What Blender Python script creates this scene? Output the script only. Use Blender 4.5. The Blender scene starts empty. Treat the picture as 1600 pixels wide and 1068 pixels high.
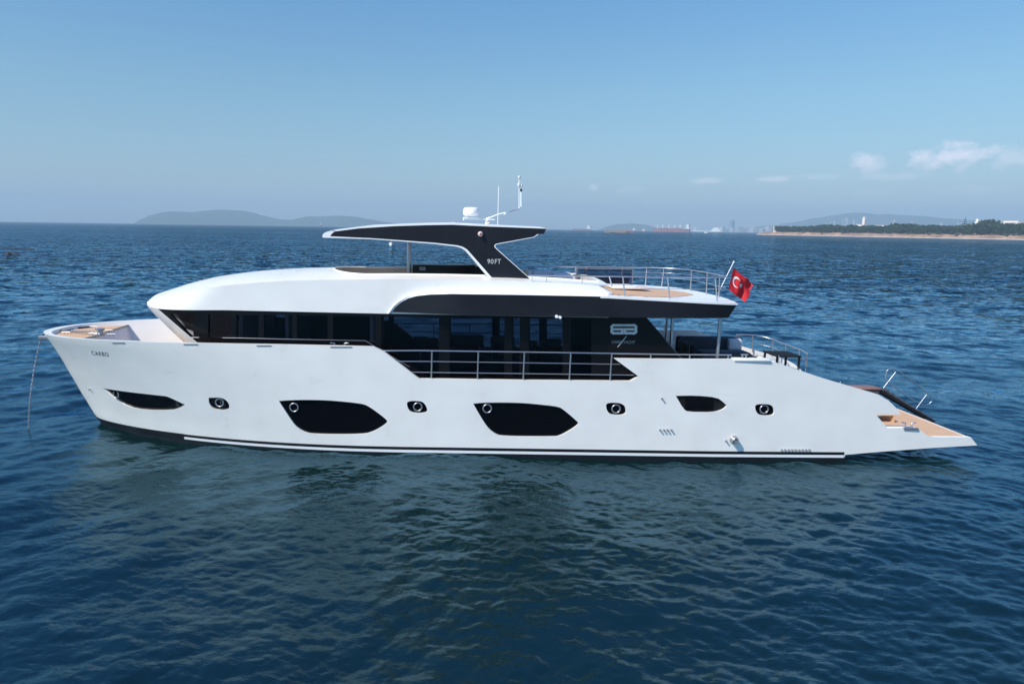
import bpy, bmesh, math, random
import numpy as np
from mathutils import Vector, Matrix, noise as mnoise
from mathutils.geometry import delaunay_2d_cdt
from math import radians as R, sin, cos, pi, sqrt, atan2

random.seed(7); np.random.seed(7)
scene = bpy.context.scene
col = scene.collection

# ------------------------------------------------------------------ camera
FPX, CX, CY, W, Hh = 1087.0, 685.0, 534.0, 1600, 1068
PITCH, ROLL = R(9.34), 0.0143
CAMY = -22.1
_f = Vector((0, cos(PITCH), -sin(PITCH)))
_r0, _u0 = Vector((1, 0, 0)), Vector((0, sin(PITCH), cos(PITCH)))
_r = _r0 * cos(ROLL) + _u0 * sin(ROLL)
_u = _u0 * cos(ROLL) - _r0 * sin(ROLL)
def pdir(px, py): return _f * FPX + _r * (px - CX) - _u * (py - CY)
_d = pdir(800, 714); CAMZ = -(_d.z * ((-2.72 - CAMY) / _d.y))
CAM = Vector((0, CAMY, CAMZ))
def P(px, py, Y):
    d = pdir(px, py); return CAM + d * ((Y - CAMY) / d.y)
def PZ(px, py, Z):
    d = pdir(px, py); return CAM + d * ((Z - CAMZ) / d.z)
cam_d = bpy.data.cameras.new('camera'); cam = bpy.data.objects.new('camera', cam_d); col.objects.link(cam)
cam_d.sensor_width = 36; cam_d.lens = 36 * FPX / W
cam_d.shift_x = (W / 2 - CX) / W; cam_d.shift_y = 0
cam_d.clip_start = 0.5; cam_d.clip_end = 60000
M = Matrix((( _r.x, _u.x, -_f.x, CAM.x), (_r.y, _u.y, -_f.y, CAM.y), (_r.z, _u.z, -_f.z, CAM.z), (0, 0, 0, 1)))
cam.matrix_world = M
scene.camera = cam

# ------------------------------------------------------------------ light
SUN = Vector((-0.80, -0.55, 1.0)).normalized()
SUN_EL = math.asin(SUN.z); SUN_AZ = atan2(SUN.x, SUN.y)
sd = bpy.data.lights.new('sun', 'SUN'); so = bpy.data.objects.new('sun', sd); col.objects.link(so)
sd.energy = 4.2; sd.angle = R(0.53); sd.color = (1.0, 0.945, 0.86)
so.rotation_euler = SUN.to_track_quat('Z', 'Y').to_euler(); so.location = (0, 0, 60)
scene.view_settings.view_transform = 'Standard'; scene.view_settings.look = 'None'
scene.view_settings.exposure = 0.48; scene.view_settings.gamma = 1
scene.render.engine = 'CYCLES'
scene.cycles.volume_bounces = 0; scene.cycles.transparent_max_bounces = 16
scene.cycles.max_bounces = 8

wd = bpy.data.worlds.new('World'); scene.world = wd; wd.use_nodes = True
nt = wd.node_tree; nt.nodes.clear()
def N(nt, t, **kw):
    n = nt.nodes.new(t)
    for k, v in kw.items():
        if k.startswith('i_'):
            n.inputs[k[2:].replace('_', ' ')].default_value = v
        else: setattr(n, k, v)
    return n
def mth(nt, op, a, b=None, c=None, clamp=False):
    n = nt.nodes.new('ShaderNodeMath'); n.operation = op; n.use_clamp = clamp
    for i, v in enumerate((a, b, c)):
        if v is None: continue
        if isinstance(v, (int, float)): n.inputs[i].default_value = v
        else: nt.links.new(v, n.inputs[i])
    return n.outputs[0]
def mixc(nt, fac, a, b, bt='MIX'):
    n = nt.nodes.new('ShaderNodeMix'); n.data_type = 'RGBA'; n.blend_type = bt
    for i, v in ((0, fac), (6, a), (7, b)):
        if isinstance(v, (int, float)): n.inputs[i].default_value = v
        elif isinstance(v, tuple): n.inputs[i].default_value = (*v, 1) if len(v) == 3 else v
        else: nt.links.new(v, n.inputs[i])
    return n.outputs[2]
sky = N(nt, 'ShaderNodeTexSky', sky_type='NISHITA', sun_disc=False)
sky.sun_elevation = SUN_EL; sky.sun_rotation = SUN_AZ
sky.altitude = 0; sky.air_density = 1.0; sky.dust_density = 0.6; sky.ozone_density = 2.0
SKY_STRENGTH = 0.085
bg = N(nt, 'ShaderNodeBackground'); bg.inputs['Strength'].default_value = SKY_STRENGTH
tc = N(nt, 'ShaderNodeTexCoord')
sp = N(nt, 'ShaderNodeSeparateXYZ'); nt.links.new(tc.outputs['Generated'], sp.inputs[0])
az = mth(nt, 'ARCTAN2', sp.outputs[0], sp.outputs[1]); el = mth(nt, 'ARCSINE', sp.outputs[2])
# colour grade of the sky by height above the horizon
ramp = N(nt, 'ShaderNodeValToRGB'); nt.links.new(mth(nt, 'DIVIDE', el, R(40), clamp=True), ramp.inputs[0])
SKYR = [(0.0, (0.80, 0.82, 0.86)), (0.08, (0.79, 0.89, 0.93)), (0.25, (0.80, 1.06, 1.07)), (0.42, (0.70, 1.10, 1.26)), (1.0, (0.36, 0.98, 1.75))]
while len(ramp.color_ramp.elements) < len(SKYR): ramp.color_ramp.elements.new(0.5)
for e, (p_, c_) in zip(ramp.color_ramp.elements, SKYR): e.position = p_; e.color = (*c_, 1)
skyc = mixc(nt, 1.0, sky.outputs[0], ramp.outputs[0], 'MULTIPLY')
# low cumulus near the right horizon
CL = [(1490, 236, 62, 17, 1.0), (1360, 249, 30, 13, .75), (1105, 280, 36, 5.5, .5), (1209, 277, 26, 5, .55), (1585, 242, 34, 13, .45),
      (927, 290, 9, 6, .55), (985, 294, 34, 7, .22), (1395, 272, 55, 7, .3), (1280, 274, 40, 5, .25), (1530, 293, 46, 7, .2), (1370, 300, 40, 8, .14)]
nz = N(nt, 'ShaderNodeTexNoise'); nz.inputs['Scale'].default_value = 48; nz.inputs['Detail'].default_value = 7; nz.inputs['Roughness'].default_value = .62
mp = N(nt, 'ShaderNodeMapping'); mp.inputs['Scale'].default_value = (1, 1, 1.7); nt.links.new(tc.outputs['Generated'], mp.inputs[0]); nt.links.new(mp.outputs[0], nz.inputs['Vector'])
tot = None
for (px, py, wx, wy, st) in CL:
    d = pdir(px, py).normalized(); a0 = atan2(d.x, d.y); e0 = math.asin(d.z)
    dx = mth(nt, 'DIVIDE', mth(nt, 'SUBTRACT', az, a0), wx / FPX * .8)
    dy0 = mth(nt, 'SUBTRACT', el, e0 - wy / FPX * .5)
    dy = mth(nt, 'MAXIMUM', mth(nt, 'DIVIDE', dy0, wy * 1.25 / FPX), mth(nt, 'DIVIDE', dy0, -wy * .8 / FPX))
    rr = mth(nt, 'SQRT', mth(nt, 'ADD', mth(nt, 'MULTIPLY', dx, dx), mth(nt, 'MULTIPLY', dy, dy)))
    m = mth(nt, 'ADD', mth(nt, 'SUBTRACT', 1.0, rr), mth(nt, 'MULTIPLY', mth(nt, 'SUBTRACT', nz.outputs[0], .5), 2.6))
    m = mth(nt, 'MULTIPLY', mth(nt, 'MULTIPLY', m, 1.25, clamp=True), st)
    tot = m if tot is None else mth(nt, 'MAXIMUM', tot, m)
cloudc = mixc(nt, mth(nt, 'MULTIPLY', tot, 0.72, clamp=True), skyc, (10.4, 9.8, 10.6))
nt.links.new(cloudc, bg.inputs[0])
out = N(nt, 'ShaderNodeOutputWorld'); nt.links.new(bg.outputs[0], out.inputs[0])

# ------------------------------------------------------------------ materials
MATS = {}
def mat(name, c, rough=.5, metal=0., coat=0., spec=.5, ior=None, vary=0, vscale=3., bump=0., bscale=20., rvar=0.):
    if name in MATS: return MATS[name]
    m = bpy.data.materials.new(name); m.use_nodes = True; t = m.node_tree
    b = t.nodes['Principled BSDF']; MATS[name] = m
    b.inputs['Base Color'].default_value = (*c, 1); b.inputs['Roughness'].default_value = rough
    b.inputs['Metallic'].default_value = metal; b.inputs['Coat Weight'].default_value = coat
    b.inputs['Coat Roughness'].default_value = .06
    b.inputs['Specular IOR Level'].default_value = spec
    if ior: b.inputs['IOR'].default_value = ior
    if vary or bump or rvar:
        co = N(t, 'ShaderNodeTexCoord')
        n1 = N(t, 'ShaderNodeTexNoise'); n1.inputs['Scale'].default_value = vscale; n1.inputs['Detail'].default_value = 6
        t.links.new(co.outputs['Object'], n1.inputs['Vector'])
        if vary:
            lo = tuple(max(0, x * (1 - vary)) for x in c); hi = tuple(min(1, x * (1 + vary)) for x in c)
            f = mth(t, 'MULTIPLY_ADD', mth(t, 'SUBTRACT', n1.outputs[0], .5), 2.2, .5, clamp=True)
            t.links.new(mixc(t, f, lo, hi), b.inputs['Base Color'])
        if rvar:
            t.links.new(mth(t, 'MULTIPLY_ADD', n1.outputs[0], rvar, rough - rvar / 2, clamp=True), b.inputs['Roughness'])
        if bump:
            n2 = N(t, 'ShaderNodeTexNoise'); n2.inputs['Scale'].default_value = bscale; n2.inputs['Detail'].default_value = 4
            t.links.new(co.outputs['Object'], n2.inputs['Vector'])
            bp = N(t, 'ShaderNodeBump'); bp.inputs['Strength'].default_value = bump; bp.inputs['Distance'].default_value = .02
            t.links.new(n2.outputs[0], bp.inputs['Height']); t.links.new(bp.outputs[0], b.inputs['Normal'])
    return m
WHITE = mat('white_gelcoat', (.82, .79, .735), .30, coat=.4, vary=.045, vscale=1.1, bump=.10, bscale=1.6, rvar=.16)  # tone noise paints mottled water reflections into the white
WHITE2 = mat('white_moulding', (.80, .80, .79), .35, coat=.2)
BLACK = mat('black_paint', (.0035, .0035, .0045), .35, vary=.25, vscale=2., spec=.25)
CARBON = mat('charcoal_panel', (.0105, .0115, .0155), .42, vary=.2, vscale=1.5, spec=.3, bump=.05, bscale=60)
DARK = mat('dark_interior', (.02, .021, .024), .6, vary=.2, spec=.2)
BOOT = mat('boot_stripe_black', (.008, .009, .012), .35, spec=.4)
PORTGLASS = mat('black_window_glass', (.003, .003, .004), .08, spec=.25)
STEEL = mat('polished_steel', (.55, .55, .56), .32, metal=.9)
CHROME = mat('brushed_chrome', (.48, .48, .49), .32, metal=.85)
GREYM = mat('grey_metal', (.25, .26, .28), .4, metal=.6)
SOFA = mat('charcoal_upholstery', (.045, .048, .058), .8, vary=.15, vscale=8, bump=.2)
CUSH = mat('light_upholstery', (.62, .62, .62), .8, vary=.05, bump=.15)
BEIGE = mat('grey_lining', (.50, .48, .45), .6, vary=.06)
RUBBER = mat('black_rubber', (.010, .010, .011), .7, spec=.2)
def teak(name='teak_planking', c=(.60, .38, .225)):
    m = bpy.data.materials.new(name); m.use_nodes = True; t = m.node_tree; b = t.nodes['Principled BSDF']
    co = N(t, 'ShaderNodeTexCoord'); s = N(t, 'ShaderNodeSeparateXYZ'); t.links.new(co.outputs['Object'], s.inputs[0])
    fr = mth(t, 'FRACT', mth(t, 'DIVIDE', s.outputs[1], .06)); line = mth(t, 'LESS_THAN', fr, .09)
    mpn = N(t, 'ShaderNodeMapping'); mpn.inputs['Scale'].default_value = (1.2, 16, 3); t.links.new(co.outputs['Object'], mpn.inputs[0])
    n1 = N(t, 'ShaderNodeTexNoise'); n1.inputs['Scale'].default_value = 2.; n1.inputs['Detail'].default_value = 5; t.links.new(mpn.outputs[0], n1.inputs['Vector'])
    cc = mixc(t, mth(t, 'MULTIPLY_ADD', mth(t, 'SUBTRACT', n1.outputs[0], .5), 2., .5, clamp=True), tuple(x * .84 for x in c), tuple(min(1, x * 1.12) for x in c))
    cc = mixc(t, line, cc, (.10, .07, .05)); t.links.new(cc, b.inputs['Base Color']); b.inputs['Roughness'].default_value = .65
    return m
TEAK = teak()
RTEAK = teak('red_brown_teak', (.24, .12, .10))
def glassm(name, tint, gl=.05):
    m = bpy.data.materials.new(name); m.use_nodes = True; t = m.node_tree; t.nodes.clear()
    tr = N(t, 'ShaderNodeBsdfTransparent'); tr.inputs[0].default_value = (*tint, 1)
    g = N(t, 'ShaderNodeBsdfGlossy'); g.inputs['Roughness'].default_value = .03; g.inputs[0].default_value = (.8, .85, .9, 1)
    fz = N(t, 'ShaderNodeFresnel'); fz.inputs[0].default_value = 1.35
    mx = N(t, 'ShaderNodeMixShader'); t.links.new(mth(t, 'MULTIPLY', fz.outputs[0], gl * 20 if gl else 1, clamp=True), mx.inputs[0])
    t.links.new(tr.outputs[0], mx.inputs[1]); t.links.new(g.outputs[0], mx.inputs[2])
    o = N(t, 'ShaderNodeOutputMaterial'); t.links.new(mx.outputs[0], o.inputs[0]); return m
TINT = glassm('tinted_glass', (.32, .34, .40), .04)
CLEAR = glassm('smoked_clear_glass', (.62, .62, .68), .05)

# ------------------------------------------------------------------ mesh helpers
def link(name, me, m, parent=None):
    if m: me.materials.append(m)
    o = bpy.data.objects.new(name, me); col.objects.link(o)
    if parent: o.parent = parent
    return o
def finish(me, angle=32):
    me.polygons.foreach_set('use_smooth', [True] * len(me.polygons)); me.set_sharp_from_angle(angle=R(angle))
class MB:
    def __init__(s): s.v = []; s.f = []
    def add(s, vs, fs):
        n = len(s.v); s.v += [tuple(p) for p in vs]; s.f += [tuple(i + n for i in f) for f in fs]; return s
    def box(s, x0, x1, y0, y1, z0, z1, rot=0, c=None):
        vs = [Vector((x, y, z)) for z in (z0, z1) for y in (y0, y1) for x in (x0, x1)]
        if rot:
            c = c or Vector(((x0 + x1) / 2, (y0 + y1) / 2, 0)); m = Matrix.Rotation(rot, 3, 'Z')
            vs = [m @ (v - c) + c for v in vs]
        return s.add(vs, [(0, 2, 3, 1), (4, 5, 7, 6), (0, 1, 5, 4), (2, 6, 7, 3), (0, 4, 6, 2), (1, 3, 7, 5)])
    def tube(s, path, r, n=10, r1=None, cap=True):
        path = [Vector(p) for p in path]; L = len(path); vs = []; fs = []; up = None
        for i, p in enumerate(path):
            t = (path[min(i + 1, L - 1)] - path[max(i - 1, 0)]).normalized()
            if up is None: up = Vector((0, 0, 1)) if abs(t.z) < .9 else Vector((0, 1, 0))
            a = t.cross(up).normalized(); b = a.cross(t).normalized(); up = b
            rr = r if r1 is None else r + (r1 - r) * i / (L - 1)
            vs += [p + (a * cos(2 * pi * k / n) + b * sin(2 * pi * k / n)) * rr for k in range(n)]
        for i in range(L - 1):
            for k in range(n):
                k2 = (k + 1) % n; fs.append((i * n + k, i * n + k2, (i + 1) * n + k2, (i + 1) * n + k))
        if cap: fs.append(tuple(range(n))[::-1]); fs.append(tuple((L - 1) * n + k for k in range(n)))
        return s.add(vs, fs)
    def lathe(s, prof, c, n=24, axis='Z'):
        vs = []; fs = []; c = Vector(c)
        for (r, h) in prof:
            for k in range(n):
                a = 2 * pi * k / n
                v = Vector((r * cos(a), r * sin(a), h))
                if axis == 'Y': v = Vector((r * cos(a), h, r * sin(a)))
                if axis == 'X': v = Vector((h, r * cos(a), r * sin(a)))
                vs.append(c + v)
        L = len(prof)
        for i in range(L - 1):
            for k in range(n):
                k2 = (k + 1) % n; fs.append((i * n + k, i * n + k2, (i + 1) * n + k2, (i + 1) * n + k))
        fs.append(tuple(range(n))[::-1]); fs.append(tuple((L - 1) * n + k for k in range(n)))
        return s.add(vs, fs)
    def prism(s, pts, y0, y1, axis='Y'):
        n = len(pts)
        f = {'Y': lambda p, q: (p[0], q, p[1]), 'Z': lambda p, q: (p[0], p[1], q), 'X': lambda p, q: (q, p[0], p[1])}[axis]
        vs = [f(p, y0) for p in pts] + [f(p, y1) for p in pts]
        fs = [tuple(range(n)), tuple(range(2 * n - 1, n - 1, -1))] + [(i, i + n, (i + 1) % n + n, (i + 1) % n) for i in range(n)]
        return s.add(vs, fs)
    def build(s, name, m, parent=None, bevel=0, angle=50, seg=2):
        bm = bmesh.new(); vs = [bm.verts.new(p) for p in s.v]
        for f in s.f:
            try: bm.faces.new([vs[i] for i in f])
            except ValueError: pass
        bmesh.ops.recalc_face_normals(bm, faces=bm.faces)
        if bevel: bmesh.ops.bevel(bm, geom=[e for e in bm.edges if len(e.link_faces) == 2 and e.calc_face_angle(0) > R(35)], offset=bevel, segments=seg, affect='EDGES', profile=.5, clamp_overlap=True)
        me = bpy.data.meshes.new(name); bm.to_mesh(me); bm.free(); finish(me, angle)
        return link(name, me, m, parent)
def tag(o, label=None, cat=None, group=None, kind=None):
    if label: o['label'] = label
    if cat: o['category'] = cat
    if group: o['group'] = group
    if kind: o['kind'] = kind
    return o
def thing(name, loc, label, cat, group=None):
    o = bpy.data.objects.new(name, None); col.objects.link(o); o.location = loc; o.empty_display_size = .3
    tag(o, label, cat, group); return o
def copy_tree(o, parent=None):
    c = o.copy(); col.objects.link(c)
    if parent: c.parent = parent; c.matrix_parent_inverse = o.matrix_parent_inverse.copy()
    for ch in list(o.children): copy_tree(ch, c)
    return c

def dens(pl, step, closed=True):
    o = []; n = len(pl)
    for i in range(n if closed else n - 1):
        a, b = pl[i], pl[(i + 1) % n]; d = math.hypot(b[0] - a[0], b[1] - a[1]); k = max(1, int(math.ceil(d / step)))
        o += [(a[0] + (b[0] - a[0]) * j / k, a[1] + (b[1] - a[1]) * j / k) for j in range(k)]
    if not closed: o.append(tuple(pl[-1]))
    return o
def smooth(pl, it=2, keep=()):   # Chaikin corner cutting, keeping some sharp corners
    keepset = {tuple(pl[i]) for i in keep}; pl = [tuple(p) for p in pl]
    for _ in range(it):
        o = []; n = len(pl)
        for i in range(n):
            a, b, c = pl[i - 1], pl[i], pl[(i + 1) % n]
            if b in keepset: o.append(b)
            else:
                o.append((b[0] * .75 + a[0] * .25, b[1] * .75 + a[1] * .25)); o.append((b[0] * .75 + c[0] * .25, b[1] * .75 + c[1] * .25))
        pl = o
    return pl
def inpoly(x, y, pl):
    c = False; n = len(pl); j = n - 1
    for i in range(n):
        if (pl[i][1] > y) != (pl[j][1] > y) and x < (pl[j][0] - pl[i][0]) * (y - pl[i][1]) / (pl[j][1] - pl[i][1]) + pl[i][0]: c = not c
        j = i
    return c
def ccw(p):
    a = sum(p[i - 1][0] * p[i][1] - p[i][0] * p[i - 1][1] for i in range(len(p)))
    q = [p[i] for i in range(len(p)) if math.hypot(p[i][0] - p[i - 1][0], p[i][1] - p[i - 1][1]) > 1e-4]
    return q if a > 0 else q[::-1]
def cdt(outline, holes, gx, gy):
    outline = ccw(outline); holes = [ccw(h) for h in holes]
    vs = [Vector(p) for p in outline]; faces = [list(range(len(vs)))]
    for h in holes:
        n = len(vs); vs += [Vector(p) for p in h]; faces.append(list(range(n, n + len(h))))
    x0 = min(p[0] for p in outline); x1 = max(p[0] for p in outline); y0 = min(p[1] for p in outline); y1 = max(p[1] for p in outline)
    nx = max(1, int((x1 - x0) / gx)); ny = max(1, int((y1 - y0) / gy))
    for i in range(1, nx):
        for j in range(1, ny):
            x = x0 + (x1 - x0) * i / nx; y = y0 + (y1 - y0) * j / ny
            if inpoly(x, y, outline) and not any(inpoly(x, y, h) for h in holes): vs.append(Vector((x, y)))
    rv, re, rf, ov, oe, of = delaunay_2d_cdt(vs, [], faces, 1, 1e-5)
    tris = [f for f, o in zip(rf, of) if 0 in o and not any(k in o for k in range(1, len(faces)))]
    return [(v.x, v.y) for v in rv], [tuple(f) for f in tris]
def shell(mb, outline, holes, fo, fi, gx, gy, mirror=False):
    """a plate over a 2D outline: outer face fo(u,v), inner face fi(u,v), walled all round"""
    v2, tr = cdt(outline, holes, gx, gy); n = len(v2)
    vs = [Vector(fo(*p)) for p in v2] + ([Vector(fi(*p)) for p in v2] if fi else [])
    fs = list(tr)
    if fi:
        fs += [(c + n, b + n, a + n) for a, b, c in tr]
        cnt = {}
        for t in tr:
            for a, b in ((t[0], t[1]), (t[1], t[2]), (t[2], t[0])): cnt[(a, b)] = 1
        for (a, b) in cnt:
            if (b, a) not in cnt: fs.append((b, a, a + n, b + n))
    if mirror: vs = [Vector((v.x, -v.y, v.z)) for v in vs]; fs = [f[::-1] for f in fs]
    mb.add(vs, fs)
def clean(mb, name, m, parent, angle=35):
    bm = bmesh.new(); vs = [bm.verts.new(p) for p in mb.v]
    for f in mb.f:
        try: bm.faces.new([vs[i] for i in f])
        except ValueError: pass
    bmesh.ops.remove_doubles(bm, verts=bm.verts, dist=1e-4); bmesh.ops.dissolve_degenerate(bm, dist=1e-5, edges=bm.edges)
    bmesh.ops.delete(bm, geom=[v for v in bm.verts if not v.link_faces], context='VERTS')
    bmesh.ops.recalc_face_normals(bm, faces=bm.faces)
    me = bpy.data.meshes.new(name); bm.to_mesh(me); bm.free(); finish(me, angle); return link(name, me, m, parent)

# ================================================================== YACHT SURFACES
ZR = P(580, 541.3, -2.9).z                      # forward bulwark height
def interp(x, tab):
    if x <= tab[0][0]: return tab[0][1]
    for (a, va), (b, vb) in zip(tab, tab[1:]):
        if x <= b: return va + (vb - va) * (x - a) / (b - a)
    return tab[-1][1]
_st = []
for (px, py) in ((68, 514), (80, 536), (100, 574), (122, 611), (145, 645), (157, 659), (168, 667)):
    q = P(px, py, .05); _st.append((q.z, q.x + .05 + .20 * max(0, q.z) / 2.9))
_st.sort()
def Xs(z): return interp(z, _st)
def hfrac(u, k):
    u = min(max(u, 0), 1)
    return (1 - (1 - u) ** 2.2) ** (.80 + (.46 - .80) * k)
def S(X, Z, dx=0., db=0.):
    k = min(max(Z / ZR, -.1), 1.15); k2 = max(k, 0) ** 1.5
    B = 2.72 + .2 * max(k, 0) - db - (.02 * max(0, X - 8) ** 1.1 if X > 8 else 0)
    L = 10.5 + (7.2 - 10.5) * k2
    return B * hfrac((X - Xs(Z) - dx) / L, k2)
def bisect(px, py, f):
    lo, hi = -3.6, .3                 # nearest crossing of the ray with the near side of the surface
    for _ in range(40):
        m_ = (lo + hi) / 2; q = P(px, py, m_)
        if m_ + f(q) < 0: lo = m_
        else: hi = m_
    return P(px, py, (lo + hi) / 2)
def PH(px, py, off=0.):
    return bisect(px, py, lambda q: S(q.x, q.z) + off)
def PHs(pts): return [(lambda q: (q.x, q.z))(PH(*p)) for p in pts]
def to_s(p): return (sqrt(max(0, p[0] - Xs(p[1]))), p[1])
def hull_out(s, z, off=0.):
    X = Xs(z) + s * s; return (X, -S(X, z) - off, z)
def hull_in(s, z, th=.13):
    # inner skin: stem moved aft so the cap rail is broad at the bow
    X = Xs(z) + .30 * max(0, 1 - s / 2.0) + s * s; return (X, -max(0, S(X, z, .30 * max(0, 1 - s / 2.0), th)), z)

Y0 = thing('motor_yacht', (0, 0, 0), 'long white motor yacht with black window band and charcoal hardtop, anchored in the foreground', 'yacht')
WIN = {
 'bow': [(160, 606), (256.6, 618), (264.5, 620.3), (289.2, 632), (279, 637.6), (268, 640.6), (225, 640), (200, 635.4), (180, 623)],
 'large': [(435.6, 626), (462, 624.2), (505, 624.4), (538.7, 627.2), (565, 630.2), (576.2, 634), (604.4, 655), (605.3, 659.7), (597, 666.2), (583.7, 673.7), (568.7, 678.4), (490, 677.9), (476.9, 675.2), (463.7, 667.2), (454.4, 655)],
 'large2': [(739.4, 630.3), (756, 628.4), (812.5, 628.6), (850, 632.2), (872.5, 635), (880, 639), (904, 659.4), (903.5, 663), (893, 670.6), (874.4, 681), (865, 681.9), (784.4, 681.5), (773, 677), (762, 667.8), (750.6, 650)],
 's1': [(326, 621), (345, 620.5), (354, 625), (358.5, 632), (357.8, 639.5), (339, 640), (331, 636), (326, 628.5)],
 's2': [(635.9, 626), (656.9, 626), (663.4, 629.7), (667.7, 638), (667, 644.7), (647.5, 645), (640, 641.9), (635.9, 634.4)],
 's3': [(947, 629), (966, 628.6), (974.7, 632), (978, 637.8), (978, 647.8), (957, 648), (950.3, 644.4), (947, 637)],
 's4': [(1180, 631), (1200, 630.8), (1207, 633.8), (1210, 640), (1209.5, 648.8), (1190, 649), (1183, 645.5), (1180, 638.8)],
 'vent': [(1056, 618), (1087.5, 617.5), (1120, 620.5), (1130, 627.5), (1136, 633.8), (1130, 639.5), (1116, 643.8), (1075, 643.5), (1067.5, 638)],
}
KEEP = {'bow': (0, 3), 'large': (0,), 'large2': (0,), 'vent': (0, 4), 's1': (0,)}
wxz = {k: smooth(PHs(v), 1 if k in ('vent', 'bow') else 2, keep=KEEP.get(k, ())) for k, v in WIN.items()}
# side outline (X,Z)
zst = P(68, 514, .05).z + .03
top_f = [(Xs(zst), zst)] + PHs([(200, 532.8), (300, 535.8), (440, 538.3), (583, 541.5)])
cut = PHs([(600, 549), (655, 591.5), (820, 594), (985, 595.2), (998, 588), (960, 560)])
aft = PHs([(1080, 561.3), (1199, 561), (1215, 567), (1290, 592), (1345, 608), (1372, 616), (1388, 625), (1399.5, 636), (1408, 647.5), (1369, 648), (1387, 668.5), (1435, 669), (1452, 682.5), (1517, 682.8), (1527, 695.3), (1460, 699), (1380, 705), (1321, 710)])
ZLOW = cut[2][1]
x_end = aft[-1][0]
bot = [(x_end, -.5)] + [(x_end + (Xs(-.5) - x_end) * t, -.5) for t in (.3, .6, .85, .95, 1)]
side = top_f + cut + aft + bot
side_s = dens([to_s(p) for p in dens(side, .25)], .07)
holes_s = [dens([to_s(p) for p in dens(h, .2)], .06) for h in wxz.values()]
mb = MB()
shell(mb, side_s, holes_s, hull_out, hull_in, .09, .14)
shell(mb, side_s, [], hull_out, hull_in, .09, .14, mirror=True)
# underside of the stern and transom
und = [aft[-1], aft[-2], aft[-3], aft[-4]]; b2 = []
for (x, z) in und: b2 += [(x, -S(x, z) + .01, z + .004), (x, S(x, z) - .01, z + .004)]
mb.add(b2, [(0, 1, 3, 2), (2, 3, 5, 4), (4, 5, 7, 6)])
xa, za = aft[-4]; xb, zb = aft[-5]
mb.add([(xa, -S(xa, za) + .02, za), (xa, S(xa, za) - .02, za), (xb, S(xb, zb) - .02, zb), (xb, -S(xb, zb) + .02, zb)], [(0, 1, 2, 3)])
mb.add([(x_end, -2.6, -.5), (x_end, 2.6, -.5), (x_end, 2.6, aft[-1][1]), (x_end, -2.6, aft[-1][1])], [(0, 1, 2, 3)])
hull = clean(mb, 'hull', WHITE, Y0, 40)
# stripes
def strip(name, z0, z1, X0, X1, off, m, parent=hull, n=150, th=.03):
    mb = MB()
    for sg in (1, -1):
        vs = []; fs = []
        for i in range(n + 1):
            for z, o in ((z0, -th), (z0, off), (z1, off), (z1, -th)):
                s0 = sqrt(max(0, X0 - Xs(z))) if X0 is not None else 0.; s = s0 + (sqrt(X1 - Xs(z)) - s0) * i / n; q = hull_out(s, z, o); vs.append((q[0] - (off if i == 0 and o > 0 and X0 is None else 0), q[1] * sg, q[2]))
        for i in range(n):
            for k in range(4): a, b = i * 4 + k, i * 4 + (k + 1) % 4; fs.append((a, b, b + 4, a + 4))
        fs.append((0, 1, 2, 3)); k = n * 4; fs.append((k, k + 1, k + 2, k + 3)); mb.add(vs, fs)
    return mb.build(name, m, parent)
zw1 = PH(1000, 702.8).z; zw2 = PH(1000, 707.3).z; zw3 = PH(1000, 711.3).z
xe = PH(1319, 706).x
strip('antifouling', -.48, zw3, None, x_end + .01, .004, BOOT)
MB().box(x_end - .01, x_end + .012, -2.66, 2.66, -.48, zw3).build('antifouling_end', BOOT, hull)
XST = PH(288, 692).x
strip('bow_boot_shade_band', zw3, zw1 + .01, None, XST + .05, .018, BOOT)  # black boot at the bow, also painting in the shade under the chine
strip('white_waterline_stripe', zw3, zw2, XST, xe, .016, WHITE2)
strip('black_waterline_stripe', zw2, zw1, XST, xe, .012, BOOT)
# hull windows
def window(key, name, m, label=None, depth=.055):
    pl = dens([to_s(p) for p in dens(wxz[key], .2)], .06); mb = MB()
    shell(mb, pl, [], lambda s, z: (lambda q: (q[0], q[1] + depth, q[2]))(hull_out(s, z)), None, .1, .12)
    o = clean(mb, name, m, hull if False else Y0)
    if label: o['label'] = label
    return o
def ring(px, py, r, parent, rx=1.):
    q = PH(px, py); n = Vector((S(q.x + .05, q.z) - S(q.x - .05, q.z), .1, 0)).normalized()
    tang = Vector((n.y, -n.x, 0)) * 1; mb = MB(); path = []; rr = r / FPX * (q.y - CAMY) * 1.02
    c = q + Vector((0, .035, 0))
    for k in range(29):
        a = 2 * pi * k / 28; path.append(c + tang * cos(a) * rr + Vector((0, 0, 1)) * sin(a) * rr)
    mb.tube(path, .02, 8); return mb.build('porthole_ring', CHROME, parent)
w = window('bow', 'hull_window', PORTGLASS); ring(180.5, 616.5, 5.6, w)
w = window('large', 'hull_window', PORTGLASS); ring(459, 636.6, 6.6, w)
w = window('large2', 'hull_window', PORTGLASS); ring(761.5, 638.4, 6.6, w)
for k, c in (('s1', (342.3, 629)), ('s2', (652.7, 635.7)), ('s3', (963, 638.8)), ('s4', (1194.8, 639.5))):
    w = window(k, 'small_hull_window', PORTGLASS); ring(c[0], c[1], 6.4, w)
w = window('vent', 'engine_vent', RUBBER)
mb = MB()
for i in range(7):
    yy = 621.5 + i * 3.0; a = PH(1071, yy); b = PH(1114, yy)
    mb.box(a.x, b.x, a.y + .01, a.y + .05, a.z - .012, a.z + .012)
mb.build('louvre', BLACK, w)
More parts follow.
